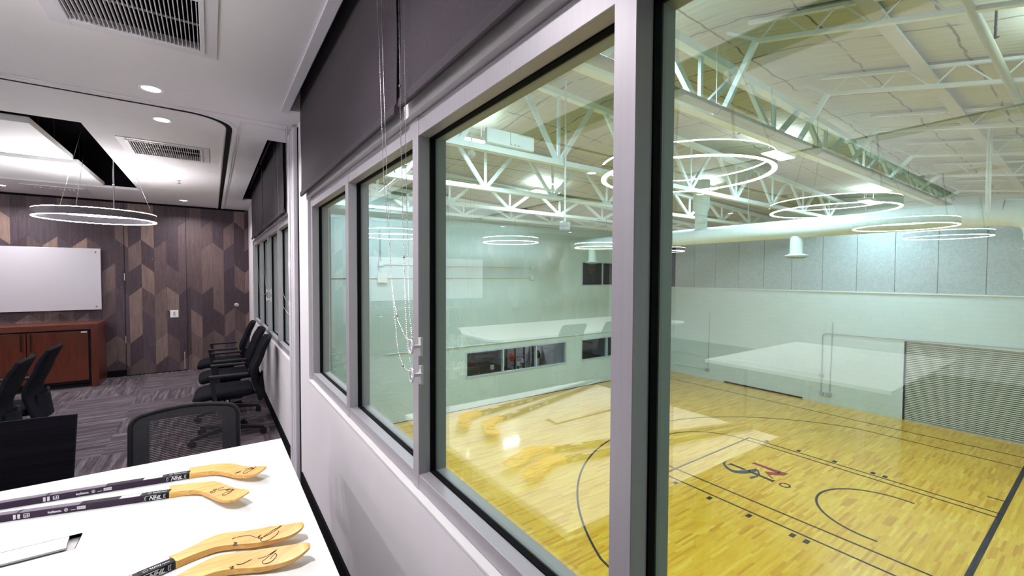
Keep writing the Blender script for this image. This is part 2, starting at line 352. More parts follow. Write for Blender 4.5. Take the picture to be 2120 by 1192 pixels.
def wood(name, c1, c2, rough, sc, coat=.3):
    m, t, b, nn, L = nt(name)
    tc = N(t, 'ShaderNodeTexCoord'); mp = N(t, 'ShaderNodeMapping'); L.new(tc.outputs['Object'], mp.inputs[0]); mp.inputs['Scale'].default_value = sc
    nz = N(t, 'ShaderNodeTexNoise'); nz.inputs['Scale'].default_value = 1; nz.inputs['Detail'].default_value = 7; nz.inputs['Roughness'].default_value = .6; nz.inputs['Distortion'].default_value = .8; L.new(mp.outputs[0], nz.inputs[0])
    r = N(t, 'ShaderNodeValToRGB'); L.new(nz.outputs[0], r.inputs[0]); e = r.color_ramp.elements
    e[0].position = .32; e[0].color = (*c1, 1); e[1].position = .66; e[1].color = (*c2, 1)
    L.new(r.outputs[0], b.inputs['Base Color']); b.inputs['Roughness'].default_value = rough; b.inputs['Coat Weight'].default_value = coat; b.inputs['Coat Roughness'].default_value = .15
    return m
CHERRY = wood('cherry_veneer', (.066, .011, .005), (.115, .023, .008), .35, (14, 14, 1.6))
CHERRYH = wood('cherry_veneer_across', (.09, .016, .009), (.135, .028, .013), .35, (1.6, 14, 14))
ASH = wood('lacquered_stick_wood', (.60, .29, .052), (.84, .50, .135), .45, (5, 50, 50), .06)
def glass(name='coated_window_glass', R0=.16):
    m, t, b, nn, L = nt(name); nn.remove(b)
    g = N(t, 'ShaderNodeNewGeometry'); dt = N(t, 'ShaderNodeVectorMath', operation='DOT_PRODUCT'); L.new(g.outputs['Normal'], dt.inputs[0]); L.new(g.outputs['Incoming'], dt.inputs[1])
    c5 = math_(t, 'POWER', math_(t, 'SUBTRACT', 1.0, math_(t, 'ABSOLUTE', dt.outputs['Value'])), 5.0)
    fr = N(t, 'ShaderNodeMapRange'); L.new(c5, fr.inputs[0]); fr.inputs[3].default_value = R0; fr.inputs[4].default_value = 1.0
    tr = N(t, 'ShaderNodeBsdfTransparent'); tr.inputs[0].default_value = (.93, .975, .965, 1)
    gl = N(t, 'ShaderNodeBsdfGlossy'); gl.inputs['Roughness'].default_value = 0.0; gl.inputs[0].default_value = (.97, 1, .98, 1)
    mx = N(t, 'ShaderNodeMixShader'); L.new(fr.outputs[0], mx.inputs[0]); L.new(tr.outputs[0], mx.inputs[1]); L.new(gl.outputs[0], mx.inputs[2])
    L.new(mx.outputs[0], nn['Material Output'].inputs[0]); return m
GLASS = glass(); GLASS2 = glass('clear_gym_glass', .02)
def mesh_fabric():
    m, t, b, nn, L = nt('open_mesh_fabric')
    tc = N(t, 'ShaderNodeTexCoord'); s = N(t, 'ShaderNodeSeparateXYZ'); L.new(tc.outputs['Object'], s.inputs[0])
    fz = math_(t, 'FRACT', math_(t, 'MULTIPLY', s.outputs[2], 118)); fy = math_(t, 'FRACT', math_(t, 'MULTIPLY', s.outputs[1], 190))
    hole = math_(t, 'MULTIPLY', math_(t, 'GREATER_THAN', fz, .48), math_(t, 'GREATER_THAN', fy, .22))
    b.inputs['Base Color'].default_value = (.012, .012, .014, 1); b.inputs['Roughness'].default_value = .7
    tr = N(t, 'ShaderNodeBsdfTransparent'); mx = N(t, 'ShaderNodeMixShader'); L.new(hole, mx.inputs[0]); L.new(b.outputs[0], mx.inputs[1]); L.new(tr.outputs[0], mx.inputs[2])
    L.new(mx.outputs[0], nn['Material Output'].inputs[0]); return m
MESHF = mesh_fabric()
MESHBAND = mat('tight_mesh_border', (.018, .017, .022), .8, var=.2, scale=80)
# ------------------------------------------------------------------ room shell (conference floor)
XW = .55            # inner face of the window wall
XL, YB, YF = -8.6, -1.9, 8.95
ZC = 2.73
GZ = -4.05; GX = 22.4; GY = 15.8
def S(o, k='structure'): o['kind'] = k; return o
b = MB(); b.box(XL-.1, .70, YB-.1, YF+.1, -.25, 0); S(b.build('floor', CARPET))
# ceiling slab with its openings
def slab(name, m, xs, ys, z0, z1, holes):
    b = MB(); xs = sorted(xs); ys = sorted(ys)
    for i in range(len(xs)-1):
        for j in range(len(ys)-1):
            cx, cy = (xs[i]+xs[i+1])/2, (ys[j]+ys[j+1])/2
            if any(h[0] < cx < h[1] and h[2] < cy < h[3] for h in holes): continue
            b.box(xs[i], xs[i+1], ys[j], ys[j+1], z0, z1)
    return b
H_NEARP = (.457, XW, YB, 3.33); H_FARP = (.40, XW, 4.17, 7.77)
H_NEAR = (-7.4, -.80, -.25, 2.92); H_FAR = (-7.4, -.785, 4.51, 7.69)
V_NEAR = (-.50, -.03, 2.22, 2.70); V_FAR = (-.56, -.07, 4.83, 5.30)
holes = [H_NEARP, H_FARP, H_NEAR, H_FAR, V_NEAR, V_FAR]
xs = {XL-.1, XW} | {h[0] for h in holes} | {h[1] for h in holes}; ys = {YB-.1, YF+.1} | {h[2] for h in holes} | {h[3] for h in holes}
S(slab('ceiling', CEIL, xs, ys, ZC, ZC+.03, holes).build('ceiling', CEIL))
# dark plenum boxes above each opening
b = MB()
def plenum(h, top, pad=.0):
    x0, x1, y0, y1 = h; z0 = ZC+.03
    b.box(x0-.02, x1+.02, y0-.02, y1+.02, top, top+.02)
    b.box(x0-.02, x0, y0-.02, y1+.02, z0, top); b.box(x1, x1+.02, y0-.02, y1+.02, z0, top)
    b.box(x0-.02, x1+.02, y0-.02, y0, z0, top); b.box(x0-.02, x1+.02, y1, y1+.02, z0, top)
plenum(H_NEAR, 3.25); plenum(H_FAR, 3.25); plenum(V_NEAR, 3.05); plenum(V_FAR, 3.05)
S(b.build('ceiling', BLACK))
b = MB()
for h in (H_NEARP, H_FARP):
    x0, x1, y0, y1 = h
    b.box(x0-.02, x1+.06, y0-.02, y1+.02, 3.02, 3.04); b.box(x0-.012, x0, y0, y1, ZC+.03, 3.02)
    b.box(x0, x1, y0-.012, y0, ZC+.03, 3.02)
    if y1 > 4: b.box(x0, x1, y1, y1+.012, ZC+.03, 3.02)
S(b.build('ceiling', DARKPOCKET))
b = MB(); b.box(H_NEARP[0], XW, 3.33, 3.342, ZC+.03, 3.02); S(b.build('ceiling', CEIL))
# metal edge trim of the near blind pocket
b = MB(); b.box(.404, .457, YB, 3.36, ZC-.012, ZC); b.box(.451, .457, YB, 3.33, ZC-.012, ZC+.05); S(b.build('trim_1', VENTP, bevel=.002))
# partition track: curved black slot with thin pale lips
def offset_path(off):
    P = [(-8.4, 3.77+off)]; R = .27
    P += [(-1.6, 3.77+off), (-.3, 3.77+off)]
    cx, cy = .13-R, 3.77+R
    for k in range(0, 11):
        a = -PI/2+k*PI/20; P.append((cx+(R-off)*math.cos(a), cy+(R-off)*math.sin(a)))
    P.append((.13-off, 8.95)); return P
def strip(o0, o1, z0, z1, taper=False):
    A, B_ = offset_path(o0), offset_path(o1); n = len(A); b = MB()
    if taper:
        for i in (0, 1, 2): A[i] = (A[i][0], 3.77-(.004 if i < 2 else .009)); B_[i] = (B_[i][0], 3.77+(.004 if i < 2 else .009))
    V = [(*p, z0) for p in A]+[(*p, z0) for p in B_]+[(*p, z1) for p in A]+[(*p, z1) for p in B_]
    Fc = []
    for i in range(n-1):
        Fc += [(i, i+1, n+i+1, n+i), (2*n+i, 3*n+i, 3*n+i+1, 2*n+i+1), (i, 2*n+i, 2*n+i+1, i+1), (n+i, n+i+1, 3*n+i+1, 3*n+i)]
    Fc += [(0, n, 3*n, 2*n), (n-1, 3*n-1, 4*n-1, 2*n-1)]
    b.add(V, Fc); return b
S(strip(-.019, .019, ZC-.003, ZC+.01, True).build('trim_2', GASKET))
b1 = strip(-.052, -.028, ZC-.006, ZC+.01); S(b1.build('trim_3', CEIL))
b1 = strip(.028, .046, ZC-.005, ZC+.01); S(b1.build('trim_4', CEIL))
b = MB(); b.box(-8.4, XW, 3.672, 3.684, ZC-.004, ZC+.01); b.box(.19, XW-.03, 3.79, 3.80, ZC-.005, ZC+.01); b.box(.19, .2, 3.8, 8.9, ZC-.004, ZC+.01); S(b.build('trim_5', VENTP))
# window wall, built round its two openings
W1 = (-1.30, 3.245, .868, 2.130)      # near opening y0,y1,z0,z1
W2 = (4.05, 8.02, .850, 2.130)
XO = .70
b = MB(); zt = 3.04
b.box(XW, XO, YB-.1, YF+.1, -.25, .85)
b.box(XW, XO, YB-.1, W2[0], .85, W1[2])
b.box(XW, XO, YB-.1, W1[0], W1[2], 2.13); b.box(XW, XO, W1[1], W2[0], W1[2], 2.13)
b.box(XW, XO, W2[1], YF+.1, .85, 2.13); b.box(XW, XO, YB-.1, YF+.1, 2.13, zt)
S(b.build('wall_right', PAINT))
# glossy drywall beads round the near opening
b = MB(); b.box(XW-.004, .575, W1[0], W1[1]+.004, W1[2]-.006, W1[2]+.001); b.box(XW-.002, .575, W2[0], W2[1], W2[2]-.006, W2[2]+.001); S(b.build('trim_6', SILLP))
b = MB(); b.box(XW-.012, XW, YB, 3.56, 0, .10); S(b.build('baseboard_right', GASKET))
b = MB(); b.box(XW-.012, XW, 3.98, YF, 0, .10); S(b.build('baseboard_right', GASKET))
# aluminium jamb where the folding partition meets the wall
b = MB(); b.box(.528, XW, 3.63, 3.92, 0, 2.715); b.box(.518, .528, 3.63, 3.70, 0, 2.715); b.box(.518, .528, 3.85, 3.92, 0, 2.715); b.box(.522, .528, 3.755, 3.785, 0, 2.715)
S(b.build('trim_7', VENTP, bevel=.002))
b = MB(); b.box(.546, XW, 3.60, 3.63, 0, 2.71); S(b.build('trim_8', GASKET))
# far timber wall, left and rear walls
b = MB(); b.box(XL-.1, XW, YF, YF+.12, 0, ZC+.02); S(b.build('wall_back', WOODW))
b = MB(); b.box(XL-.12, XL, YB-.1, YF+.1, 0, ZC+.02); S(b.build('wall_left', PAINT))
b = MB(); b.box(XL-.1, XW, YB-.12, YB, 0, ZC+.02); S(b.build('wall_front', PAINT))
b = MB(); b.box(-8.5, -1.106, YF-.012, YF, 0, .10); S(b.build('baseboard_back', GASKET))
b = MB(); b.box(-8.5, .5, YF-.006, YF, ZC-.03, ZC); S(b.build('trim_9', GASKET))
# concealed door in the timber wall
d = empty('door_1', (-.34, YF, 0)); S(d)
b = MB(); b.box(-.762, .0, -.008, -.001, .012, 2.66); b.build('door_leaf', WOODW, d)
b = MB(); b.box(-.766, -.761, -.0085, 0, .0, 2.68); b.box(0, .004, -.0085, 0, 0, 2.68); b.box(-.766, .004, -.0085, 0, 0, .012); b.build('door_gap', GASKET, d)
for z in (.52, 1.50): MB().box(-.772, -.762, -.022, -.008, z, z+.11).build('hinge', ALU2, d, bevel=.002)
MB().box(-.045, -.030, -.028, -.008, .03, .31).build('edge_pull', ALU2, d, bevel=.003)
b = MB(); b.lathe([(.0005,-.012),(.024,-.012),(.033,-.008),(.036,0),(.0005,0)], 28); o = b.build('flush_lock_ring', ALU2, None, smooth=True)
o.rotation_euler = (PI/2*1, 0, 0); o.location = (.358, YF, 1.064)
tag(o, 'round brushed steel flush lock on the dark timber wall near the window', 'lock')
for v in o.data.vertices: v.co.z = -v.co.z
sw = empty('light_switch', (-.505, YF, .95), label='square ivory rocker switch plate on the timber wall', cat='light switch')
MB().box(-.053, .053, -.012, 0, -.06, .06).build('switch_plate', PLASTW, sw, bevel=.003)
MB().box(-.014, .014, -.016, -.012, -.034, .034).build('rocker', COND, sw, bevel=.002)
for k, (px_, py_) in enumerate([(248,423),(250,508),(252,601),(254,690),(484,459),(506,441),(507,517),(509,596),(509,676)]):
    p = at(px_, py_, 1, YF); o = MB().sphere((0,0,0), .007, 5, (1,.6,1)).build('wall_stud', CHROME, None, smooth=True); o.location = (p.x, YF-.004, p.z)
    tag(o, 'small round chrome stud fixed to the dark timber wall', 'wall stud', 'chrome studs on the timber wall')
# ------------------------------------------------------------------ interior windows
def window(n, y_edges, z0, z1, label):
    """y_edges: list of mullion faces (lo, hi) incl. end jambs"""
    w_ = empty('window_%d' % n, (XF_, y_edges[0][0], z0)); S(w_)
    fr, ga, of = MB(), MB(), MB()
    X0, X1, X2, X3 = 0, .041, .063, .101
    ya, yb = y_edges[0][0], y_edges[-1][1]; o = y_edges[0][0]; H = z1-z0; t_ = .05
    fr.box(X0, X1, 0, yb-o, 0, t_); fr.box(X0, X1, 0, yb-o, H-t_-.012, H)
    ga.box(X1, X2, 0, yb-o, 0, t_+.003); ga.box(X1, X2, 0, yb-o, H-t_-.015, H)
    of.box(X2, X3, 0, yb-o, 0, t_-.001); of.box(X2, X3, 0, yb-o, H-t_-.011, H)
    for lo, hi in y_edges:
        e = .003
        fr.box(X0-.002, X1, lo-o, hi-o, 0, H); of.box(X2, X3, lo-o, hi-o, 0, H)
        ga.box(X1, X2, max(lo-e-o, 0), min(hi-o+e, yb-o), 0, H)
    fr.build('window_frame', ALU, w_, bevel=.0012, seg=1); ga.build('gasket', GASKET, w_); of.build('outer_frame', OUTERF, w_)
    for (a, b_), (c, d_) in zip(y_edges[:-1], y_edges[1:]):
        MB().box(.050, .056, b_-o-.004, c-o+.004, t_-.004, H-t_-.006).build('glass_pane', GLASS, w_)
    return w_
XF_ = .57
OUTERF = mat('outer_frame_aluminium', (.30, .33, .32), .5, metal=.2, var=.03)
window(1, [(-1.30,-1.25), (-.433,-.385), (.463,.511), (1.36,1.407), (2.250,2.306), (3.19,3.24)], .872, 2.125, '')
window(2, [(4.06,4.10), (5.03,5.08), (6.01,6.06), (6.99,7.04), (7.96,8.01)], .855, 2.125, '')
# ------------------------------------------------------------------ roller blinds with bead chains
def chain_mesh(pts, r=.0023, step=.0062):
    b = MB(); pts = [Vector(p) for p in pts]; P = []
    for a, c in zip(pts[:-1], pts[1:]):
        n = max(1, int((c-a).length/step))
        for k in range(n): P.append(a+(c-a)*k/n)
    for p in P:
        b.add([p+Vector(q)*r for q in ((1,0,0),(0,1,0),(-1,0,0),(0,-1,0),(0,0,1),(0,0,-1))],
              [(0,1,4),(1,2,4),(2,3,4),(3,0,4),(1,0,5),(2,1,5),(3,2,5),(0,3,5)])
    b.tube(pts, .0006, 4, caps=False)
    return b
def smooth_path(pts, k=6):
    P = [Vector(p) for p in pts]; out = []
    for i in range(len(P)-1):
        p0, p1, p2, p3 = P[max(i-1,0)], P[i], P[i+1], P[min(i+2, len(P)-1)]
        for j in range(k):
            t_ = j/k; out.append(.5*((2*p1)+(p2-p0)*t_+(2*p0-5*p1+4*p2-p3)*t_**2+(3*p1-p0-3*p2+p3)*t_**3))
    out.append(P[-1]); return out
def blind(y0, y1, zb, label, xb=.52, wob=0):
    e = empty('roller_blind', (xb, y0, zb), label=label, cat='roller blind', group='charcoal roller blinds along the window wall')
    L_ = y1-y0; top = 2.93-zb
    def fn(u, v):
        y = u*L_; z = .03+v*(top-.03)
        dx = .004*math.sin(z*9)*(1-v)*(1 if u > .9 or u < .1 else .4)
        y2 = y + (.006*math.sin(z*14)*(1-v) if u in (0., 1.) else 0)
        return (dx, y2, z), (1, 0, 0)
    MB().shell(fn, .002, 24, 24).build('fabric', FABRIC, e, smooth=True)
    h = MB(); h.tube([(0, .0, .017), (0, L_, .017)], .0001, 4)
    prof = [(-.008,.004),(-.004,0),(.004,0),(.008,.004),(.008,.026),(.003,.036),(-.003,.036),(-.008,.026)]
    V = [(x, yy, z) for yy in (0, L_) for x, z in prof]; n = len(prof)
    h = MB().add(V, [tuple(range(n)), tuple(range(n, 2*n))[::-1]]+[(i, n+i, n+(i+1) % n, (i+1) % n) for i in range(n)])
    h.build('hem_bar', FABRIC, e, smooth=True)
    MB().tube([(-.022, .01, top), (-.022, L_-.01, top)], .026, 16).build('roller', STEELD, e, smooth=True)
    for yy in (0, L_): MB().box(-.055, .012, yy-.004, yy+.004, top-.04, top+.06).build('bracket', STEELD, e)
    return e
bl1 = blind(1.428, 3.30, 2.142, 'wide charcoal roller blind in the foreground, the one nearer the aluminium wall jamb')
bl2 = blind(-.48, 1.392, 2.150, 'charcoal roller blind beside the big window post, cut by the top of the picture')
bl3 = blind(4.20, 5.98, 2.135, 'charcoal roller blind over the far window, nearer half')
bl4 = blind(6.04, 7.70, 2.135, 'charcoal roller blind over the far window, next to the timber wall')
CHAINM = mat('nickel_bead_chain', (.30, .29, .30), .35, metal=.9, var=.1)
def chain(e, pix, xp, extra=None):
    P = [at(a, c, 0, xp) for a, c in pix]
    if extra: P = extra(P)
    P = smooth_path(P, 4); o = Vector(e.location)
    return chain_mesh([p-o for p in P]).build('bead_chain', CHAINM, e)
xc = .505
top_ = lambda P: [Vector((xc, P[0].y, 2.90))]+P
chain(bl1, [(780.5,0),(785,90),(788.6,211),(791,272),(794,360),(802,460),(804.6,492),(808,540),(812,591),(822,654),(832,681),(841,699),(849,703)], xc, top_)
chain(bl1, [(790,0),(792.6,121),(796.5,241),(800.7,360),(805,460),(811,581),(814,621),(818,661),(822.8,714),(829,741),(835,757),(844,766),(852,768)], xc, top_)
chain(bl2, [(825.8,0),(828,178),(830,302),(832.4,360),(834,460),(836,532),(840,641),(843.5,706),(847,731),(852,761)], xc, top_)
chain(bl2, [(836,0),(839,220),(841,360),(843,460),(846,601),(848,641),(853.5,703)], xc, top_)
for e, pts in ((bl1, [(822,654),(835,757)]), (bl2, [(828,178),(836,532)])):
    for q in pts:
        p = at(*q, 0, xc)-Vector(e.location); MB().sphere(p, .0045, 5).build('chain_connector', CHROME, e, smooth=True)
xf2 = .49
chain(bl3, [(592,297),(594,370),(596,432),(597,500),(597.5,560),(599,622)], xf2, lambda P: [Vector((xf2, P[0].y, 2.90))]+P)
chain(bl3, [(596,298),(597,370),(600,440),(600.5,560),(601,625)], xf2, lambda P: [Vector((xf2, P[0].y, 2.90))]+P)
chain(bl3, [(566,292),(569,380),(573,470),(577,540),(582,590),(588,612),(594,625)], xf2, lambda P: [Vector((xf2, P[0].y, 2.90))]+P)
chain(bl3, [(573,293),(575,380),(578,470),(582,560),(586,628),(590,640),(598,650)], xf2, lambda P: [Vector((xf2, P[0].y, 2.90))]+P)
chain(bl4, [(527,368),(530,430),(532,490),(534,560),(538,600),(543,612),(549,609),(551,603)], xf2, lambda P: [Vector((xf2, P[0].y, 2.90))]+P)
chain(bl4, [(542,366),(543,430),(544,480),(548,560),(551,603)], xf2, lambda P: [Vector((xf2, P[0].y, 2.90))]+P)
def holder(e, p):
    h = MB(); c = p-Vector(e.location)
    R = [(c.x, c.y+.016*math.cos(k*PI/8), c.z+.022*math.sin(k*PI/8)) for k in range(16)]; h.tube(R, .0035, 6, closed=True)
    R = [(c.x+.004, c.y+.007*math.cos(k*PI/6), c.z+.009*math.sin(k*PI/6)) for k in range(12)]; h.tube(R, .003, 6, closed=True)
    h.box(c.x+.003, .565-e.location.x, c.y-.010, c.y+.010, c.z-.006, c.z+.003); h.box(.560-e.location.x, .568-e.location.x, c.y-.008, c.y+.012, c.z-.034, c.z+.026)
    h.build('chain_holder', ACRYL, e, smooth=True)
holder(bl2, at(851, 717, 0, .53)); holder(bl1, at(852, 776, 0, .53))
holder(bl3, at(599, 628, 0, .52)); holder(bl3, at(600, 651, 0, .52)); holder(bl4, at(552, 602, 0, .52)); holder(bl4, at(552, 619, 0, .52))
# ------------------------------------------------------------------ ceiling fittings
def vent(h, label, fx=.075, nb=30, skew=0):
    x0, x1, y0, y1 = h
    e = empty('ceiling_vent', (x0, y0, ZC), label=label, cat='air vent', group=None)
    W_, D_ = x1-x0, y1-y0
    f = MB(); a = .07; z0, z1 = -.006, 0.0
    f.box(-a, 0, -a, D_+a, z0, z1); f.box(W_, W_+a, -a, D_+a, z0, z1); f.box(0, W_, -a, 0, z0, z1); f.box(0, W_, D_, D_+a, z0, z1)
    f.box(-.02, 0, -.02, D_+.02, -.011, z0); f.box(W_, W_+.02, -.02, D_+.02, -.011, z0); f.box(0, W_, -.02, 0, -.011, z0); f.box(0, W_, D_, D_+.02, -.011, z0)
    f.build('vent_frame', VENTP, e, bevel=.0015, seg=1)
    for k in range(nb):
        x = (k+.5)/nb*W_; MB().box(x-.0014, x+.0014, 0, D_, -.007, .014).build('louvre', VENTP, e)
    for q in (.5,): MB().box(0, W_, D_*q-.002, D_*q+.002, .004, .012).build('cross_rod', VENTP, e)
    return e
vent(V_NEAR, 'large slotted return air vent overhead, cut by the top of the picture')
vent(V_FAR, 'slotted air vent in the ceiling beside the hanging ring light')
# third diffuser, near the timber wall: shut square plate diffuser
p = Vector((-1.66, 8.28, ZC)); e = empty('ceiling_vent', p, label='flat square louvre diffuser in the ceiling close to the timber wall', cat='air vent')
MB().box(-.30, .30, -.30, .30, -.008, 0).build('vent_frame', VENTP, e, bevel=.002)
for k in range(9): MB().box(-.2+.045*k, -.185+.045*k, -.15, .15, -.016, -.008).build('louvre', VENTP, e)
# white acoustic clouds hung in the dark openings
def cloud(x0, x1, y0, y1, label, z=ZC-.0, grp=None):
    e = empty('ceiling_cloud', ((x0+x1)/2, (y0+y1)/2, z+.02), label=label, cat='ceiling panel', group=grp)
    hx, hy = (x1-x0)/2, (y1-y0)/2
    MB().box(-hx, hx, -hy, hy, -.02, .03).build('panel', PANELW, e, bevel=.003)
    for sx in (-1, 1):
        for sy in (-1, 1): MB().tube([(sx*(hx-.2), sy*(hy-.15), .03), (sx*(hx-.2), sy*(hy-.15), .50)], .0015, 5).build('hanger_wire', STEELD, e)
cloud(-3.05, -1.11, 6.24, 7.57, 'white ceiling cloud panel in the dark recess, the one nearer the timber wall')
cloud(-3.05, -1.11, 4.77, 6.03, 'white ceiling cloud panel in the dark recess, the one nearer the camera')
G = 'ceiling panels seen only mirrored in the window glass'
for i, (x0, x1) in enumerate(((-5.25,-3.30), (-7.3,-5.5))):
    for j, (y0, y1) in enumerate(((4.77,6.03), (6.24,7.57))): cloud(x0, x1, y0, y1, 'white ceiling cloud panel over the far room, mirrored in the glass', grp=G)
for i, (x0, x1) in enumerate(((-3.08,-1.19), (-5.25,-3.32), (-7.3,-5.5))):
    for j, (y0, y1) in enumerate(((-.1,1.36), (1.60,2.80))): cloud(x0, x1, y0, y1, 'white ceiling cloud panel above the near tables, mirrored in the glass', grp=G+' near')
# ring pendants
def ring_light(x, y, z, label, grp=None, r=.477):
    e = empty('ring_pendant', (x, y, z), label=label, cat='pendant light', group=grp)
    w_ = .022; h = .078
    MB().lathe([(r, .004), (r, h-.004), (r-w_, h-.004), (r-w_, .004)], 96, closed=True).build('ring_body', RINGB, e, smooth=True)
    MB().lathe([(r-.001, .004), (r-.001, 0), (r-w_+.001, 0), (r-w_+.001, .004)], 96, closed=True).build('lower_diffuser', EMR, e, smooth=True)
    MB().lathe([(r-.002, h-.004), (r-.002, h), (r-w_+.002, h), (r-w_+.002, h-.004)], 96, closed=True).build('upper_diffuser', EMT, e, smooth=True)
    top = 3.25-z
    for k in range(3):
        a = math.radians(20+120*k); a0 = (r-.011)
        MB().tube([(a0*math.cos(a), a0*math.sin(a), h), (.12*math.cos(a), .12*math.sin(a), top)], .0022, 6).build('suspension_cable', CHROME, e)
    rd = MB(); rd.tube([(.18, -.40, h), (.165, -.30, top)], .006, 8)
    for q in (.25, .55, .8): rd.sphere((.18-.015*q, -.40+.10*q, h+(top-h)*q), .010, 5)
    rd.build('power_rod', CHROME, e, smooth=True)
    return e
RINGB = mat('ring_housing', (.16, .14, .16), .4, metal=.3, var=.05)
ring_light(-.965, 6.20, 2.165, 'glowing white ring pendant hanging in front of the timber wall')
G = 'ring pendants mirrored in the window glass'
ring_light(-1.07, 1.53, 2.19, 'large glowing ring pendant mirrored right beside the window post', None)
for x in (-3.33, -5.50, -7.65): ring_light(x, 1.53, 2.19, 'glowing ring pendant over the near tables, mirrored in the right pane', G)
for x in (-3.03, -5.2, -7.3): ring_light(x, 6.15, 2.17, 'glowing ring pendant over the far table, mirrored in the glass', G+' far')
# recessed downlights
def downlight(x, y, label, grp=None, watts=DOWNLIGHT_W):
    e = empty('recessed_downlight', (x, y, ZC), label=label, cat='ceiling light', group=grp)
    MB().lathe([(.046, -.001), (.058, -.004), (.060, 0), (.046, .0)], 32, closed=True).build('bezel', PANELW, e, smooth=True)
    MB().lathe([(.0005, -.0015), (.046, -.0015), (.046, 0), (.0005, 0)], 32).build('lens', EMD, e)
    ld = bpy.data.lights.new('downlight_beam', 'AREA'); ld.shape = 'DISK'; ld.size = .09; ld.energy = watts; ld.color = CONF_COL; ld.spread = math.radians(150)
    lo = bpy.data.objects.new('downlight_beam', ld); COL.objects.link(lo); lo.parent = e; lo.location = (0, 0, -.012)
downlight(-.286, 3.444, 'bright round recessed downlight between the two slotted vents, nearest the camera')
downlight(-.282, 4.083, 'bright round recessed downlight just behind the thin ceiling track')
downlight(-.334, 8.328, 'small bright round downlight in the ceiling close to the timber wall')
G = 'downlights mirrored in the window glass'
for x, y in ((-.29,1.30), (-2.2,3.4), (-4.3,3.4), (-6.4,3.4), (-2.2,4.1), (-4.3,4.1), (-6.4,4.1), (-2.2,8.3), (-4.3,8.3), (-6.4,8.3)):  # the first, beside the foreground table, is added to brighten the tabletop
    downlight(x, y, 'round recessed downlight of the assumed ceiling grid', G)
# sprinkler head and detector
e = empty('fire_sprinkler', (-.30, 6.53, ZC), label='small white sprinkler head on the bright ceiling above the chairs', cat='sprinkler')
MB().lathe([(.0005,-.004),(.036,-.003),(.04,0),(.0005,0)], 24).build('escutcheon', PANELW, e, smooth=True)
b = MB(); b.tube([(0,0,-.003),(0,0,-.03)], .006, 8); b.bar((-.02,0,-.012),(.02,0,-.012),.004,.004); b.lathe([(.0005,-.045),(.018,-.043),(.018,-.041),(.0005,-.041)], 16); b.tube([(0,0,-.03),(.012,0,-.036),(0,0,-.042)], .0015, 5); b.build('frame_arms', CHROME, e)
o = MB().lathe([(.0005,-.006),(.04,-.005),(.044,0),(.0005,0)], 28).build('concealed_sprinkler_cap', PANELW, None, smooth=True); o.location = (-.283, 6.10, ZC)
tag(o, 'flat white round cap on the ceiling just in front of the sprinkler head', 'sprinkler cap')
# ------------------------------------------------------------------ furniture
def table(x0, x1, y0, y1, label, tray=True, round_=0.0, grp=None):
    cx, cy = (x0+x1)/2, (y0+y1)/2; e = empty('meeting_table', (cx, cy, 0), label=label, cat='table', group=grp)
    hx, hy = (x1-x0)/2, (y1-y0)/2; b = MB()
    if tray:
        tx0, tx1, ty0, ty1 = -.99-cx, -.358-cx, 1.842-cy, 1.942-cy
        X = [-hx, tx0, tx1, hx]; Y = [-hy, ty0, ty1, hy]
        for i in range(3):
            for j in range(3):
                if i == 1 and j == 1: continue
                b.box(X[i], X[i+1], Y[j], Y[j+1], .725, .75)
        top = b.build('tabletop', WHITE, e)
        tr = MB(); tr.box(tx0, tx1, ty0, ty1, .66, .662); tr.box(tx0, tx1, ty0-.002, ty0, .66, .75); tr.box(tx0, tx1, ty1, ty1+.002, .66, .75); tr.box(tx1, tx1+.002, ty0, ty1, .66, .75); tr.box(tx0-.002, tx0, ty0, ty1, .66, .75)
        tr.build('cable_trough', ALU2, e)
        # white flap, hinged along its far edge and slightly sunk
        fl = MB(); fl.add([(tx0+.001,ty1-.001,.750),(tx1-.030,ty1-.001,.750),(tx1-.024,ty0+.028,.7475),(tx0+.001,ty0+.028,.7475),
                           (tx0+.001,ty1-.001,.744),(tx1-.030,ty1-.001,.744),(tx1-.024,ty0+.028,.7415),(tx0+.001,ty0+.028,.7415)],
                          [(0,3,2,1),(4,5,6,7),(0,1,5,4),(1,2,6,5),(2,3,7,6),(3,0,4,7)]).build('trough_flap', WHITE, e)
        MB().box(tx1-.034, tx1, ty0, ty1, .735, .739).build('trough_end_plate', ALU2, e)
        MB().box(tx0, tx1-.035, ty0, ty0+.030, .736, .739).build('trough_lip', ALU2, e)
    else:
        R = round_ or .01; poly = []
        for sx, sy, a0 in ((1,-1,-90),(1,1,0),(-1,1,90),(-1,-1,180)):
            for k in range(7):
                a = math.radians(a0+15*k); poly.append((sx*(hx-R)+R*math.cos(a), sy*(hy-R)+R*math.sin(a)))
        b.prism(poly, .722, .75).build('tabletop', WHITE, e)
    for sx in (-1, 1):
        for sy in (-1, 1):
            lx, ly = sx*(hx-.28), sy*(hy-.25)
            MB().bar((lx, ly, .004), (lx, ly, .725), .06, .06, (1,0,0)).build('leg', ALU2, e, bevel=.004)
    MB().box(-hx+.25, hx-.25, -hy+.22, -hy+.26, .66, .72).build('apron', ALU2, e); MB().box(-hx+.25, hx-.25, hy-.26, hy-.22, .66, .72).build('apron', ALU2, e)
    return e
table(-1.215, .286, 1.035, 2.495, 'white topped table in the foreground carrying the four hockey sticks')
table(-5.02, -2.89, .975, 2.455, 'large white table seen only mirrored in the right pane', tray=False)
table(-6.1, -1.74, 4.68, 6.20, 'long white table with rounded corners behind the chairs at the far end', tray=False, round_=.22)

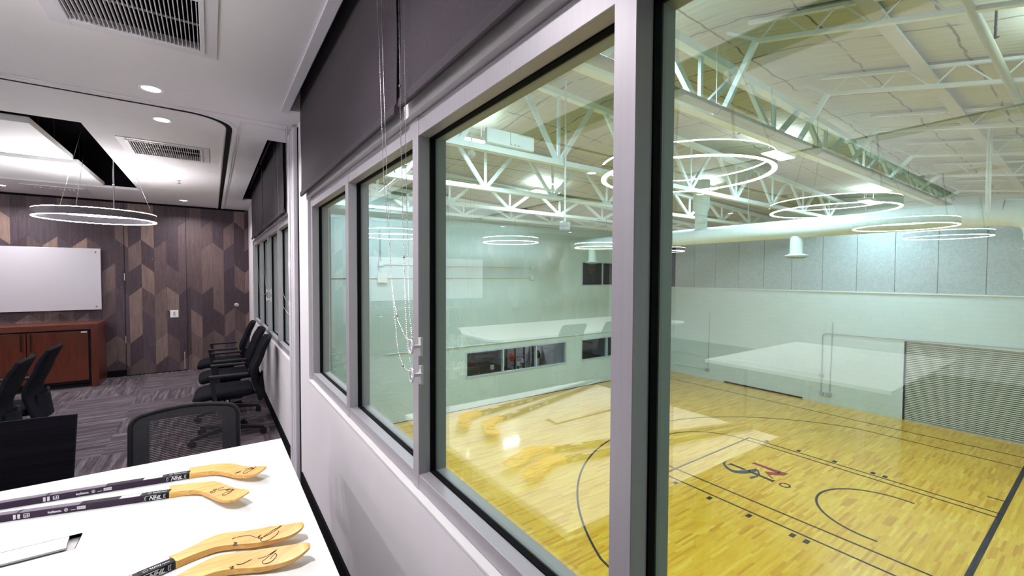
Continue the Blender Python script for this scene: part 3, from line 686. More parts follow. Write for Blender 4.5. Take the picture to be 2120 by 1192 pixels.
def chair_base(e, rot=0.3):
    for k in range(5):
        a = rot+k*2*PI/5; c, s = math.cos(a), math.sin(a)
        lg = MB(); A = []
        for q, (wd, zt_, zb_) in ((.02, (.055,.125,.075)), (.17, (.042,.105,.07)), (.315, (.028,.08,.055))):
            for sw_ in (-1, 1):
                A += [(q*c-sw_*wd/2*s, q*s+sw_*wd/2*c, zt_), (q*c-sw_*wd/2*s, q*s+sw_*wd/2*c, zb_)]
        Fc = []
        for i in range(2):
            o = 4*i; Fc += [(o, o+4, o+6, o+2), (o+1, o+3, o+7, o+5), (o, o+1, o+5, o+4), (o+2, o+6, o+7, o+3)]
        Fc += [(0,2,3,1), (8,9,11,10)]
        l = lg.add(A, Fc).build('leg', CHAIRP, e, bevel=.004)
        cs = MB(); cx, cy = .305*c, .305*s
        for sgn in (-1, 1):
            p0 = Vector((cx, cy, .029))+Vector((-s, c, 0))*sgn*.008; p1 = Vector((cx, cy, .029))+Vector((-s, c, 0))*sgn*.026
            cs.tube([p0, p1], .028, 14)
        cs.tube([(cx, cy, .03), (cx, cy, .075)], .007, 6); cs.sphere((cx, cy, .045), .022, 5)
        cs.build('caster', CHAIRP, l, smooth=True)
    MB().tube([(0,0,.075),(0,0,.30)], .028, 14).build('gas_column', CHAIRP, e, smooth=True)
    MB().tube([(0,0,.28),(0,0,.40)], .014, 12).build('piston', CHROME, e, smooth=True)
    MB().box(-.13, .12, -.08, .08, .385, .425).build('tilt_mechanism', CHAIRP, e, bevel=.012)
    MB().tube([(.02, .08, .40), (.02, .20, .395)], .006, 8).build('tilt_lever', CHROME, e, smooth=True)
def seat_part(e, wd=.49, dp=.48):
    def fn(u, v):
        a, b_ = 2*u-1, 2*v-1
        x = a*dp/2*(1-.10*b_*b_*0-.06*abs(b_)**4); y = b_*wd/2*(1-.08*abs(a)**4)
        z = .462 - .030*max(0, a-.45)**1.5*2.2 + .012*b_*b_ - .004*(1-a*a)
        th = 1-.55*max(abs(a), abs(b_))**8
        return (x+.02, y, z), (0, 0, th)
    MB().shell(fn, .075, 22, 22).build('seat', CHAIRF, e, smooth=True, bevel=.012)
def arms(e, zt=.665, wd=.29):
    for s_ in (-1, 1):
        y = s_*wd
        a = MB()
        a.bar((-.17, y, zt), (.135, y, zt), .050, .022)
        a.build('armrest', CHAIRP, e, bevel=.006)
        p = MB(); p.bar((.118, y, zt-.006), (.085, y, .42), .030, .030, (0,1,0)); p.bar((.085, y, .425), (.06, s_*.12, .405), .035, .02); p.build('arm_post', CHAIRP, e, bevel=.005)
def solid_back(e, wt=.42, wb=.46, ztop=.975, curl=1.0):
    def fn(u, v):
        z = .38+v*(ztop-.38); b_ = 2*u-1
        lean = -.305 + .075*math.exp(-((v-.40)/.26)**2) - .02*v - .10*max(0, v-.78)**1.2*3.0*curl
        wd = wb+(wt-wb)*v + .02*math.exp(-((v-.12)/.12)**2)
        x = lean + .035*(b_*b_)*(1-.3*v)
        zz = z - (.012*b_**8 if v > .9 else 0)
        return (x, b_*wd/2, zz), Vector((1, -.14*b_, .22)).normalized()*(1-.35*max(abs(b_), abs(2*v-1))**10)
    MB().shell(fn, .046, 20, 26).build('backrest', CHAIRF, e, smooth=True, bevel=.006)
    def fn2(u, v):
        z = .39+v*.20; b_ = 2*u-1
        return (-.322+.02*v+.04*b_*b_, b_*(.19-.05*v), z), Vector((1, -.1*b_, .15)).normalized()
    MB().shell(fn2, .012, 12, 10).build('rear_shell', CHAIRF, e, smooth=True)
    b = MB(); b.bar((-.05,0,.405), (-.30,0,.42), .09, .02); b.bar((-.295,0,.41), (-.30,0,.62), .07, .018, (1,0,0)); b.build('back_support', CHAIRP, e, bevel=.004)
def solid_chair(label, x, y, heading, group=None, rot=.3, **k):
    e = empty('task_chair', (x, y, 0), heading, label=label, cat='office chair', group=group)
    chair_base(e, rot); seat_part(e); arms(e); solid_back(e, **k); return e
def place(src, label, x, y, heading, group=None):
    c = copy_tree(src); c.location = (x, y, 0); c.rotation_euler = (0, 0, heading); c['label'] = label; c['category'] = 'office chair'
    if group: c['group'] = group
    elif 'group' in c: del c['group']
    return c
ch0 = solid_chair('black office chair against the window wall, nearest the camera of the row of three', .11, 5.02, PI-.02, rot=.45)
place(ch0, 'black office chair against the window wall, middle of the row of three', .13, 5.84, PI+.03)
place(ch0, 'black office chair against the window wall, the one closest to the timber wall', .10, 6.72, PI-.03)
place(ch0, 'black office chair at the end of the far table, the one nearer the camera', -1.49, 4.68, PI+.05)
place(ch0, 'black office chair at the end of the far table, partly behind its twin', -1.47, 5.31, PI+.02)
G = 'office chairs around the far table seen mirrored in the glass'
for x in (-2.25, -2.95, -3.75, -4.5): place(ch0, 'dark office chair on the far side of the long table', x, 6.48, -PI/2, G)
for x in (-2.6, -3.4, -4.3): place(ch0, 'dark office chair on the near side of the long table', x, 4.42, PI/2, G+' near side')
# black close-woven chair at the foreground table
ch2 = empty('task_chair', (-.80, 2.50, 0), -PI/2-.02, label='solid black backed chair behind the foreground table, cut by the left edge', cat='office chair')
chair_base(ch2); seat_part(ch2); arms(ch2, zt=.64)
def fn(u, v):
    z = .50+v*.455; b_ = 2*u-1
    return (-.225-.06*v+.03*b_*b_, b_*(.265+.015*v), z), Vector((1, -.1*b_, .1)).normalized()*(1-.3*max(abs(b_), abs(2*v-1))**16)
RIBF = mat('ribbed_black_knit', (.005, .0045, .007), .9, var=.5, scale=1, stretch=(1, 1, 160), spec=.06)
MB().shell(fn, .03, 16, 16).build('backrest', RIBF, ch2, smooth=True)
b = MB(); b.bar((-.05,0,.405), (-.25,0,.43), .09, .02); b.bar((-.245,0,.42), (-.285,0,.66), .07, .018, (1,0,0)); b.build('back_support', CHAIRP, ch2, bevel=.004)
# open mesh chair at the foreground table
ch3 = empty('mesh_chair', (-.12, 2.50, 0), -PI/2-.03, label='chair with open grey mesh back and thin frame behind the foreground table', cat='office chair')
chair_base(ch3); seat_part(ch3); arms(ch3, zt=.62)
def mb_pt(bx, z):     # bx in -1..1
    v = (z-.48)/.44
    return Vector((-.235-.055*v+.028*bx*bx, bx*.222, z))
def outline(k):
    pts = []
    zt_, zb_, R = .918, .50, .055
    W_ = .222
    for cx_, cz_, a0 in ((W_-R, zt_-R, 90), (-(W_-R), zt_-R, 180), (-(W_-R*1.2), zb_+R, 270), (W_-R*1.2, zb_+R, 0)):
        pass
    path = []
    def arc(cx_, cz_, a0, a1, n=7):
        for i in range(n):
            a = math.radians(a0+(a1-a0)*i/(n-1)); path.append((cx_+R*math.cos(a), cz_+R*math.sin(a)))
    arc(W_-R, zt_-R-.016, 0, 90)
    for i in range(1, 8): y_ = (W_-R)*(1-2*i/8); path.append((y_, zt_-.016+.016*(1-(y_/(W_-R))**2)))
    arc(-(W_-R), zt_-R-.016, 90, 180); arc(-(W_-R), zb_+R, 180, 270); arc(W_-R, zb_+R, 270, 360)
    return [mb_pt(a/.222, z) for a, z in path]
P = outline(0)
MB().tube(P, .010, 8, closed=True).build('back_frame', CHAIRP, ch3, smooth=True)
def mfn(y0, y1, z0, z1, off):
    def f(u, v):
        y = y0+(y1-y0)*u; z = z0+(z1-z0)*v
        top = .918-.016*(y/.17)**2 if abs(y) < .17 else .902-.055+math.sqrt(max(0, .055**2-(abs(y)-.167)**2))
        z = min(z, top-.004); p = mb_pt(y/.222, z); return (p.x+off, y, z)
    return f
bd = MB(); bd.grid(mfn(-.214, -.150, .52, .93, 0), 8, 30); bd.grid(mfn(.150, .214, .52, .93, 0), 8, 30); bd.grid(mfn(-.150, .150, .865, .93, 0), 16, 8); bd.build('mesh_border', None or MESHBAND, ch3, smooth=True)
MB().grid(mfn(-.150, .150, .52, .865, 0), 24, 24).build('mesh_panel', MESHF, ch3, smooth=True, fix=False)
b = MB(); b.bar((-.05,0,.405), (-.25,0,.43), .09, .02); b.bar((-.262,0,.42), (-.30,0,.60), .06, .018, (1,0,0)); b.bar((-.27,-.2,.53), (-.27,.2,.53), .014, .05); b.build('back_support', CHAIRP, ch3, bevel=.004)
# ------------------------------------------------------------------ credenza and whiteboard
cz = empty('credenza', (-1.33, 8.36, 0), label='dark cherry wood credenza with double doors under the whiteboard', cat='cabinet')
T_ = .075; Wc, Dc, Hc = 2.6, .57, .895
b = MB(); b.box(-Wc, 0, 0, Dc, Hc-T_, Hc); b.build('top_slab', CHERRYH, cz, bevel=.002)
MB().box(-T_, 0, 0, Dc, 0, Hc-T_).build('side_panel', CHERRY, cz, bevel=.002); MB().box(-Wc, -Wc+T_, 0, Dc, 0, Hc-T_).build('side_panel', CHERRY, cz, bevel=.002)
MB().box(-Wc+T_, -T_, .03, Dc, .07, Hc-T_-.002).build('carcass', SHAFTB, cz)
MB().box(-Wc+T_, -T_, .08, .10, 0, .07).build('toe_kick', SHAFTB, cz)
xd = [-.10, -.70, -1.30, -1.90, -2.50]
for i in range(4):
    x1_, x0_ = xd[i], xd[i+1]
    dr = MB().box(x0_+.005, x1_-.005, .008, .028, .105, Hc-T_-.022).build('door', CHERRY, cz, bevel=.0015)
    hx = x0_+.045 if i % 2 == 0 else x1_-.045
    hd = MB(); hd.bar((hx, -.018, .56), (hx, -.018, .79), .010, .010, (1,0,0)); hd.bar((hx, -.018, .575), (hx, .01, .575), .008, .008); hd.bar((hx, -.018, .775), (hx, .01, .775), .008, .008)
    hd.build('handle', SHAFTB, dr, bevel=.002)
MB().box(-.175, -.115, .003, .0079, Hc-T_-.045, Hc-T_-.028).build('door_tag', PRINTW, cz)
wbd = empty('whiteboard', (-1.37, 8.945, 1.06), label='large white magnetic board mounted on the dark timber wall', cat='whiteboard')
MB().box(-2.75, 0, -.045, -.022, 0, .92).build('board', WBOARD, wbd, bevel=.003)
MB().box(-2.72, -.03, -.022, 0, .03, .89).build('backing', GASKET, wbd)
for x in (-.055, -2.69):
    for z in (.05, .865): MB().box(x-.009, x+.009, -.050, -.045, z-.011, z+.011).build('corner_clip', CHROME, wbd, bevel=.002)
# ------------------------------------------------------------------ hockey sticks
STK = {"s1": [[[-0.0878, 2.272, 0.774], [-0.0354, 2.2625, 0.774], [0.0001, 2.256, 0.774], [0.0325, 2.2429, 0.774], [0.0631, 2.2208, 0.774], [0.0975, 2.1645, 0.7765], [0.1227, 2.1233, 0.7814], [0.1477, 2.0877, 0.7878], [0.1656, 2.058, 0.7954], [0.1775, 2.0276, 0.804]], [[-0.0824, 2.2103, 0.772], [-0.0348, 2.1981, 0.772], [-0.0089, 2.186, 0.772], [0.017, 2.1654, 0.772], [0.0476, 2.1233, 0.772], [0.0756, 2.0773, 0.7745], [0.1002, 2.043, 0.7794], [0.1232, 2.0182, 0.7858], [0.1509, 2.0117, 0.7934], [0.1763, 2.0242, 0.802]]],
 "s2": [[[-0.1452, 2.1194, 0.774], [-0.0981, 2.1075, 0.774], [-0.0498, 2.0918, 0.774], [-0.0172, 2.077, 0.774], [0.0074, 2.0586, 0.774], [0.0235, 2.0252, 0.7765], [0.0513, 1.9599, 0.7814], [0.0737, 1.9101, 0.7878], [0.0913, 1.8751, 0.7954], [0.1035, 1.8369, 0.804]], [[-0.1391, 2.056, 0.772], [-0.1034, 2.0498, 0.772], [-0.08, 2.0384, 0.772], [-0.0579, 2.0232, 0.772], [-0.0389, 1.9999, 0.772], [-0.0168, 1.9514, 0.7745], [0.0075, 1.8881, 0.7794], [0.0324, 1.8393, 0.7858], [0.065, 1.8142, 0.7934], [0.1046, 1.8297, 0.802]]],
 "s3": [[[-0.1119, 1.587, 0.774], [-0.0679, 1.6018, 0.774], [-0.0288, 1.6226, 0.774], [0.0088, 1.6333, 0.774], [0.0474, 1.6209, 0.774], [0.0939, 1.5962, 0.7765], [0.1454, 1.5752, 0.7814], [0.1884, 1.5463, 0.7878], [0.2273, 1.5188, 0.7954], [0.2321, 1.4886, 0.804]], [[-0.0923, 1.5482, 0.772], [-0.0527, 1.5603, 0.772], [-0.021, 1.5648, 0.772], [0.008, 1.5634, 0.772], [0.0521, 1.5441, 0.772], [0.1002, 1.5149, 0.7745], [0.1491, 1.4912, 0.7794], [0.1918, 1.4772, 0.7858], [0.2215, 1.4809, 0.7934], [0.2316, 1.4833, 0.802]]],
 "s4": [[[-0.0905, 1.4703, 0.774], [-0.0606, 1.4868, 0.774], [-0.0275, 1.5013, 0.774], [0.0073, 1.5071, 0.774], [0.043, 1.4962, 0.774], [0.0861, 1.4757, 0.7765], [0.1333, 1.4506, 0.7814], [0.1803, 1.4212, 0.7878], [0.2198, 1.3931, 0.7954], [0.2284, 1.3673, 0.804]], [[-0.062, 1.4314, 0.772], [-0.0267, 1.4325, 0.772], [0.0064, 1.4316, 0.772], [0.0436, 1.4168, 0.772], [0.0877, 1.3914, 0.772], [0.1255, 1.372, 0.7745], [0.1607, 1.3578, 0.7794], [0.1938, 1.352, 0.7858], [0.2224, 1.3607, 0.7934], [0.2281, 1.357, 0.802]]]}
SIG = {"s1": [[[0.0689, 2.1039], [0.0747, 2.0944], [0.082, 2.1005], [0.0901, 2.1045], [0.0835, 2.0955], [0.0752, 2.1068]], [[0.1039, 2.111], [0.1176, 2.0987], [0.1319, 2.0963], [0.1204, 2.0854], [0.1096, 2.0844], [0.0966, 2.0738], [0.1012, 2.0613], [0.1153, 2.061], [0.1343, 2.0787], [0.1448, 2.0857]], [[0.1188, 2.0893], [0.1362, 2.0802], [0.1271, 2.078], [0.1374, 2.0709]]],
 "s2": [[[0.0068, 1.9756], [-0.001, 1.9824], [-0.0042, 1.9751], [0.0012, 1.9644], [-0.0012, 1.9531], [-0.012, 1.9573], [-0.0144, 1.9667], [-0.0058, 1.9692], [0.0068, 1.9723]], [[0.029, 1.9688], [0.018, 1.9764], [0.0115, 1.969], [0.0161, 1.9542], [0.027, 1.949], [0.0379, 1.9391], [0.0491, 1.9408], [0.0345, 1.9299], [0.0567, 1.9262], [0.0483, 1.9135], [0.0295, 1.9129], [0.0223, 1.9043], [0.029, 1.8917], [0.043, 1.8945], [0.0529, 1.9081], [0.0612, 1.9185]]],
 "s3": [[[0.0422, 1.5793], [0.0538, 1.5805], [0.0843, 1.5687], [0.106, 1.5398], [0.1183, 1.5453], [0.1092, 1.5303], [0.141, 1.5296], [0.176, 1.5487], [0.1461, 1.5403], [0.1165, 1.5234], [0.119, 1.5055], [0.1381, 1.4995], [0.1594, 1.5122], [0.1652, 1.5271]], [[0.0453, 1.559], [0.0544, 1.5483], [0.0449, 1.5461], [0.0557, 1.5342], [0.0427, 1.5388]]],
 "s4": [[[0.0478, 1.4334], [0.0581, 1.4263], [0.0851, 1.4309]], [[0.1007, 1.4201], [0.1062, 1.4203], [0.1225, 1.4169], [0.1477, 1.4239], [0.1257, 1.4108], [0.1102, 1.4019], [0.1127, 1.3886], [0.1304, 1.384], [0.1448, 1.3975], [0.1426, 1.4111], [0.1281, 1.3973]], [[0.0303, 1.4267], [0.0407, 1.4285], [0.0335, 1.4185], [0.0421, 1.42]]]}
def stick(key, label, ldir, wid, mark):
    U = [Vector(p) for p in STK[key][0]]; Lw = [Vector(p) for p in STK[key][1]]
    neckF = Vector((Lw[0].x, Lw[0].y, .7625)); e = empty('hockey_stick', (U[0].x, U[0].y, .75), label=label, cat='hockey stick', group=None)
    o = Vector(e.location); n = len(U); K = 3
    # blade: loft of thin cross sections, smoothly resampled
    Us = smooth_path(U, K); Ls = smooth_path(Lw, K); m = len(Us); V = []; Fc = []
    for i in range(m):
        t_ = i/(m-1); th = .022*(1-t_)+.006*t_ if t_ < .45 else .0115*(1-(t_-.45)/.55)+.005
        a, c = Us[i], Ls[i]
        th = max(th, .005); zb = max(a.z-th, .7505); zc = max(c.z-th, .7505)
        mid = (a+c)/2
        V += [a-o, mid+Vector((0,0,.0012))-o, c-o, Vector((c.x, c.y, zc))-o, Vector((mid.x, mid.y, max(mid.z-th-.001, .7503)))-o, Vector((a.x, a.y, zb))-o]
    for i in range(m-1):
        for k in range(6): Fc.append((6*i+k, 6*i+(k+1) % 6, 6*i+6+(k+1) % 6, 6*i+6+k))
    Fc += [tuple(range(6)), tuple(6*(m-1)+k for k in range(6))[::-1]]
    MB().add(V, Fc).build('blade', ASH, e, smooth=True)
    # shaft: rectangular section running back from the neck
    d_ = Vector((ldir[0], ldir[1], 0)).normalized(); back = -d_; side = Vector((-d_.y, d_.x, 0))   # side points away from camera
    A0 = Vector((Lw[0].x, Lw[0].y, .7505))+Vector((0,0,0))-o; Lg = 1.18
    def P_(s_, w0, z_): return A0+back*s_+side*w0+Vector((0,0,z_-.0))
    def seg(s0, s1, w0, w1, z0, z1, name, m_, par=e, bev=0):
        V = [P_(s_, w_, z_) for s_ in (s0, s1) for (w_, z_) in ((w0, z0), (w1, z0), (w1, z1), (w0, z1))]
        return MB().add(V, [(0,1,2,3),(4,7,6,5),(0,4,5,1),(1,5,6,2),(2,6,7,3),(3,7,4,0)]).build(name, m_, par, bevel=bev)
    Hs = .0235
    sh = seg(.0, Lg, 0, wid, 0, Hs, 'shaft', SHAFT, bev=.0025)
    seg(-.0015, .0025, -.0003, wid+.0003, 0, Hs+.0004, 'yellow_binding', YELLOWL, sh)
    seg(.004, .085, -.0004, wid+.0004, .0, Hs+.0005, 'neck_sleeve', SHAFTB, sh, .0025)
    tz = Hs+.0003
    for s0, s1, w0, w1, mt in ((.095, .155, .004, .8*wid, PRINTW), (.155, .27, .002, wid-.002, SHAFTB), (.27, .43, .002, wid-.003, PRINTG), (.44, Lg, .004, wid-.004, PRINTG)):
        seg(s0, s1, w0, w1, Hs-.0005, tz, 'foil_band', mt, sh)
    # lettering on the camera-side face
    def fm(s_, z_, sz):   # frame: x along d_, y up, z toward viewer
        pos = P_(s_, -.0006, z_); nrm = -side
        return Matrix(((d_.x, 0, nrm.x, pos.x), (d_.y, 0, nrm.y, pos.y), (0, 1, 0, pos.z), (0, 0, 0, 1)))
    text_mesh('league_lettering', 'NHL', .0185, PRINTW, sh, fm(.0655, .0052, 1), shear=.35)
    lg = MB()
    for q, rr in ((.074, .011), (.078, .011), (.020, .011), (.016, .011)):
        sgn = -1 if q > .05 else 1; pts = []
        for k in range(7):
            a = math.radians(-60+20*k); pts.append(P_(q+.005*sgn*-1*(math.cos(a)-1)*-1*1.0, -.0008, .0118+rr*math.sin(a)*.85))
        lg.tube(pts, .0007, 4)
    for s0, s1, zz in ((.074, .040, .0205), (.050, .022, .0038)): lg.tube([P_(s0, -.0008, zz), P_(s1, -.0008, zz)], .0006, 4)
    lg.build('league_brackets', PRINTW, sh)
    sp = MB()
    def dash(s0, s1, w0, w1):
        V = [P_(q_, w_, z_) for q_ in (s0, s1) for (w_, z_) in ((w0, Hs), (w1, Hs), (w1, Hs+.0010), (w0, Hs+.0010))]
        sp.add(V, [(0,1,2,3),(4,7,6,5),(0,4,5,1),(1,5,6,2),(2,6,7,3),(3,7,4,0)])
    for k in range(6):
        s0 = .034+.0042*k; dash(s0, s0+.0010, .34*wid, .62*wid); dash(s0+.0010, s0+.0030, (.34+.1*(k % 3))*wid, (.42+.1*(k % 3))*wid)
    for k in range(5): dash(.014+.0036*k, .0164+.0036*k, .42*wid, .50*wid)
    R_ = [P_(.068+.0052*math.cos(k*PI/8), .48*wid+.0052*math.sin(k*PI/8), Hs+.0008) for k in range(16)]; sp.tube(R_, .0005, 4, closed=True)
    sp.build('sleeve_print', PRINTW, sh)
    if mark:
        text_mesh('maker_lettering', 'inglasco.', .0112, PRINTW, sh, fm(mark+.056, .0085, 1))
        c_ = MB(); R = [P_(mark+.006+.0045*math.cos(k*PI/8), -.0007, .0125+.0055*math.sin(k*PI/8)) for k in range(16)]; c_.tube(R, .0008, 4, closed=True)
        R = [P_(mark+.006+.0018*math.cos(k*PI/4), -.0007, .0125+.002*math.sin(k*PI/4)) for k in range(8)]; c_.tube(R, .0007, 4, closed=True); c_.build('round_emblem', PRINTW, sh)
        seg(mark-.020, mark-.006, -.0006, 0, .0085, .0098, 'small_print', PRINTW, sh)
        b2 = MB()
        for r_ in range(2):
            for k in range(5):
                s0 = mark-.048+k*.0050; V = [P_(s_, w_, z_) for s_ in (s0, s0+.0042) for (w_, z_) in ((-.0006, .0075+.006*r_), (0, .0075+.006*r_), (0, .0125+.006*r_), (-.0006, .0125+.006*r_))]
                b2.add(V, [(0,1,2,3),(4,7,6,5),(0,4,5,1),(1,5,6,2),(2,6,7,3),(3,7,4,0)])
        b2.build('block_print', PRINTW, sh)
        for k in range(2): seg(mark+.129+.011*k, mark+.136+.011*k, -.0006, 0, .004, .020, 'white_bar', PRINTW, sh)
        fr = MB()
        for s0, s1, z0, z1 in ((.104,.120,.0175,.0190), (.104,.120,.005,.0065), (.118,.120,.005,.019), (.104,.106,.005,.019), (.109,.111,.008,.017), (.114,.116,.008,.013), (.107,.117,.010,.0115)):
            V = [P_(mark+s_, w_, z_) for s_ in (s0, s1) for (w_, z_) in ((-.0006, z0), (0, z0), (0, z1), (-.0006, z1))]
            fr.add(V, [(0,1,2,3),(4,7,6,5),(0,4,5,1),(1,5,6,2),(2,6,7,3),(3,7,4,0)])
        fr.build('square_emblem', PRINTW, sh)
    # signature in marker, laid on the blade surface
    def zsurf(x, y):
        best = None
        for i in range(m-1):
            a, c = Us[i], Ls[i]; mid = (a+c)/2; dd = (mid.x-x)**2+(mid.y-y)**2
            # distance to the cross line
            ab = c-a; tt = max(0, min(1, ((x-a.x)*ab.x+(y-a.y)*ab.y)/max(1e-9, ab.x**2+ab.y**2))); q = a+ab*tt
            dd = (q.x-x)**2+(q.y-y)**2
            if best is None or dd < best[0]: best = (dd, q.z)
        return best[1]+.0016
    sg = MB()
    for ln in SIG[key]:
        P2 = smooth_path([(x, y, 0) for x, y in ln], 4); P2 = [Vector((p.x, p.y, zsurf(p.x, p.y)))-o for p in P2]
        sg.tube(P2, .0010, 4)
    sg.build('signature', INK, e)
    return e
stick('s1', 'signed wooden blade hockey stick lying farthest back on the white table', (-.0832+.6488, 2.2664-2.3565), .030, .298)
stick('s2', 'signed hockey stick second from the back of the table, its blade tip drooping most', (-.142+.6169, 2.1103-2.2375), .030, .298)
stick('s3', 'signed hockey stick on the table, third from the back, showing its black NHL sleeve', (.0872, .0257), .028, None)
stick('s4', 'signed hockey stick closest to the camera, only its wooden blade in view', (.0872, .0200), .028, None)
# ================================================================== GYMNASIUM
b = MB(); b.box(.70, GX+.1, -2.6, GY+.1, GZ-.12, GZ); S(b.build('floor', COURT))
# floor lines: thin paint
lz = GZ+.004
def lpoly(b, pts, wd):
    P = [Vector((p[0], p[1], 0)) for p in pts]; n = len(P); Lf, Rt = [], []
    for i in range(n):
        d = (P[min(i+1, n-1)]-P[max(i-1, 0)]).normalized(); s_ = Vector((-d.y, d.x, 0))*wd/2
        Lf.append((P[i]+s_).to_tuple()[:2]); Rt.append((P[i]-s_).to_tuple()[:2])
    V = [(*p, lz) for p in Lf]+[(*p, lz) for p in Rt]+[(*p, GZ-.002) for p in Lf]+[(*p, GZ-.002) for p in Rt]
    Fc = [(i, n+i, n+i+1, i+1) for i in range(n-1)]+[(i, i+1, 2*n+i+1, 2*n+i) for i in range(n-1)]+[(n+i, 3*n+i, 3*n+i+1, n+i+1) for i in range(n-1)]
    b.add(V, Fc)
b = MB(); WL = .05
lpoly(b, [(10.53,1.56),(10.53,7.45)], WL); lpoly(b, [(15.39,1.56),(15.39,7.45)], WL); lpoly(b, [(10.50,7.43),(15.41,7.43)], WL)
lpoly(b, [(11.10,1.56),(11.10,7.50)], WL); lpoly(b, [(15.10,1.56),(15.10,7.60)], WL)
arc = [(13.1+2.0*math.cos(math.radians(a)), 7.45+1.78*math.sin(math.radians(a))) for a in range(0, 181, 4)]; lpoly(b, arc, WL)
arc = [(12.95+1.37*math.cos(math.radians(a)), 3.06+1.37*math.sin(math.radians(a))) for a in range(-8, 189, 5)]; lpoly(b, arc, .055)
arc = []
for a in range(22, 159, 3): arc.append((12.95+7.22*math.cos(math.radians(a)), 3.05+7.22*math.sin(math.radians(a))))
arc = [(19.66, 1.56), (19.66, 5.6)]+[q for q in arc if abs(q[0]-12.95) < 6.68]+[(6.25, 5.6), (6.25, 1.56)]
lpoly(b, arc, WL)
lpoly(b, [(20.85,1.56),(20.75,6),(20.75,GY)], WL); lpoly(b, [(5.1,1.56),(5.1,GY)], WL)
lpoly(b, [(5.1,1.56),(20.87,1.56)], .10)
for y_ in (3.76, 4.03, 4.96, 5.94, 6.92):
    wd = .10; b.box(10.25, 10.42, y_-wd/2, y_+wd/2, GZ-.002, lz); b.box(15.47, 15.64, y_-wd/2, y_+wd/2, GZ-.002, lz)
lpoly(b, [(16.35,1.56),(16.35,1.90)], WL)
S(tag(b.build('court_lines', LINE)))
# emblem painted on the court
em = empty('court_emblem', (12.9, 6.0, GZ), label='red and black painted letter emblem on the yellow court floor', cat='floor emblem')
def flat(name, polys, m_, dz):
    b = MB()
    for poly in polys: b.prism([(x-12.9, y-6.0) for x, y in poly], -.001, dz)
    return b.build(name, m_, em)
flat('red_letter', [[(13.51,6.33),(13.44,6.27),(13.34,6.25),(13.29,6.34)], [(13.44,6.27),(13.50,5.41),(13.24,5.42),(13.34,6.25)] if False else [(13.46,6.28),(13.45,5.57),(13.27,5.58),(13.33,6.26)],
     [(13.45,5.60),(13.50,5.41),(13.24,5.42),(13.27,5.62)], [(13.29,5.62),(13.07,5.86),(12.97,5.68),(13.25,5.42)], [(13.07,5.86),(12.97,5.70),(12.82,5.50),(12.82,5.58)]], LOGOR, .004)
flat('black_letter', [[(12.84,6.70),(12.80,6.65),(12.70,6.64),(12.62,6.72)], [(12.80,6.66),(12.77,6.22),(12.67,6.27),(12.70,6.65)], [(12.74,6.08),(12.76,5.98),(12.70,5.48),(12.60,5.49),(12.66,6.05)], [(12.70,5.49),(12.75,5.42),(12.56,5.42),(12.60,5.49)]], LOGOB, .0045)
outer = [(12.94,6.86),(12.77,6.89),(12.60,6.85),(12.46,6.73),(12.35,6.60),(12.28,6.45),(12.26,6.35),(12.33,6.22),(12.44,6.12),(12.60,6.05),(12.66,6.04)]
inner = [(12.94,6.86),(12.79,6.85),(12.65,6.79),(12.53,6.69),(12.45,6.58),(12.41,6.47),(12.42,6.40),(12.50,6.32),(12.60,6.26),(12.73,6.19),(12.80,6.15)]
sw_ = [[outer[i], outer[i+1], inner[i+1], inner[i]] for i in range(len(outer)-1)]
flat('slate_swoosh', sw_+[[(12.62,6.05),(12.78,6.18),(13.07,6.09),(12.90,6.00),(12.70,6.02)], [(13.07,6.09),(12.96,5.95),(12.90,5.97),(12.98,6.06)], [(12.96,5.96),(12.76,5.83),(12.74,5.87),(12.88,5.97)], [(12.36,5.95),(12.45,5.91),(12.66,5.85),(12.58,5.80),(12.28,5.85)]], LOGOG, .0042)
rg = []
for k in range(14):
    a0, a1 = 2*PI*k/14, 2*PI*(k+1)/14
    rg.append([(12.66+r_*math.cos(a)*1.0, 5.15+r_*math.sin(a)*.95) for a, r_ in ((a0,.145), (a1,.145 if k % 2 else .16), (a1,.10), (a0,.10))])
flat('gear_ring', rg, LOGOB, .0043)
flat('gear_ring_red_arc', [[(x, y) for x, y in q] for q in rg[1:6]], LOGOR, .0047)
# walls
b = MB()
b.box(GX, GX+.3, -2.6, .2, GZ, .96); b.box(GX, GX+.3, .2, 4.95, -.92, .96); b.box(GX, GX+.3, 4.95, GY+.3, GZ, .96); S(b.build('wall_court_side', BLOCK))
b = MB(); b.box(GX+.03, GX+.3, -2.6, GY+.3, .96, 5.6); S(b.build('wall_court_side', GYMW))
b = MB(); b.box(GX-.05, GX, -2.6, GY, .93, .985); S(b.build('trim_10', GYMT, bevel=.004))
G = 'grey acoustic panels above the court side wall'
y0 = GY-.55-.005
ysq = [15.22+.0]+[13.99-1.2418*k for k in range(0, 13)]
for a, c in zip(ysq[1:], ysq[:-1]):
    o = MB().box(0, .028, -(c-a)/2+.008, (c-a)/2-.008, 0, 2.75).build('acoustic_panel', ACOUST); o.location = (GX-.005, (a+c)/2, .985)
    tag(o, 'tall grey fibrous acoustic panel in the row above the court side wall', 'acoustic panel', G)
b = MB(); b.box(GX+.026, GX+.03, -2.6, GY, .985, 4.1); S(b.build('wall_court_side', GASKET))
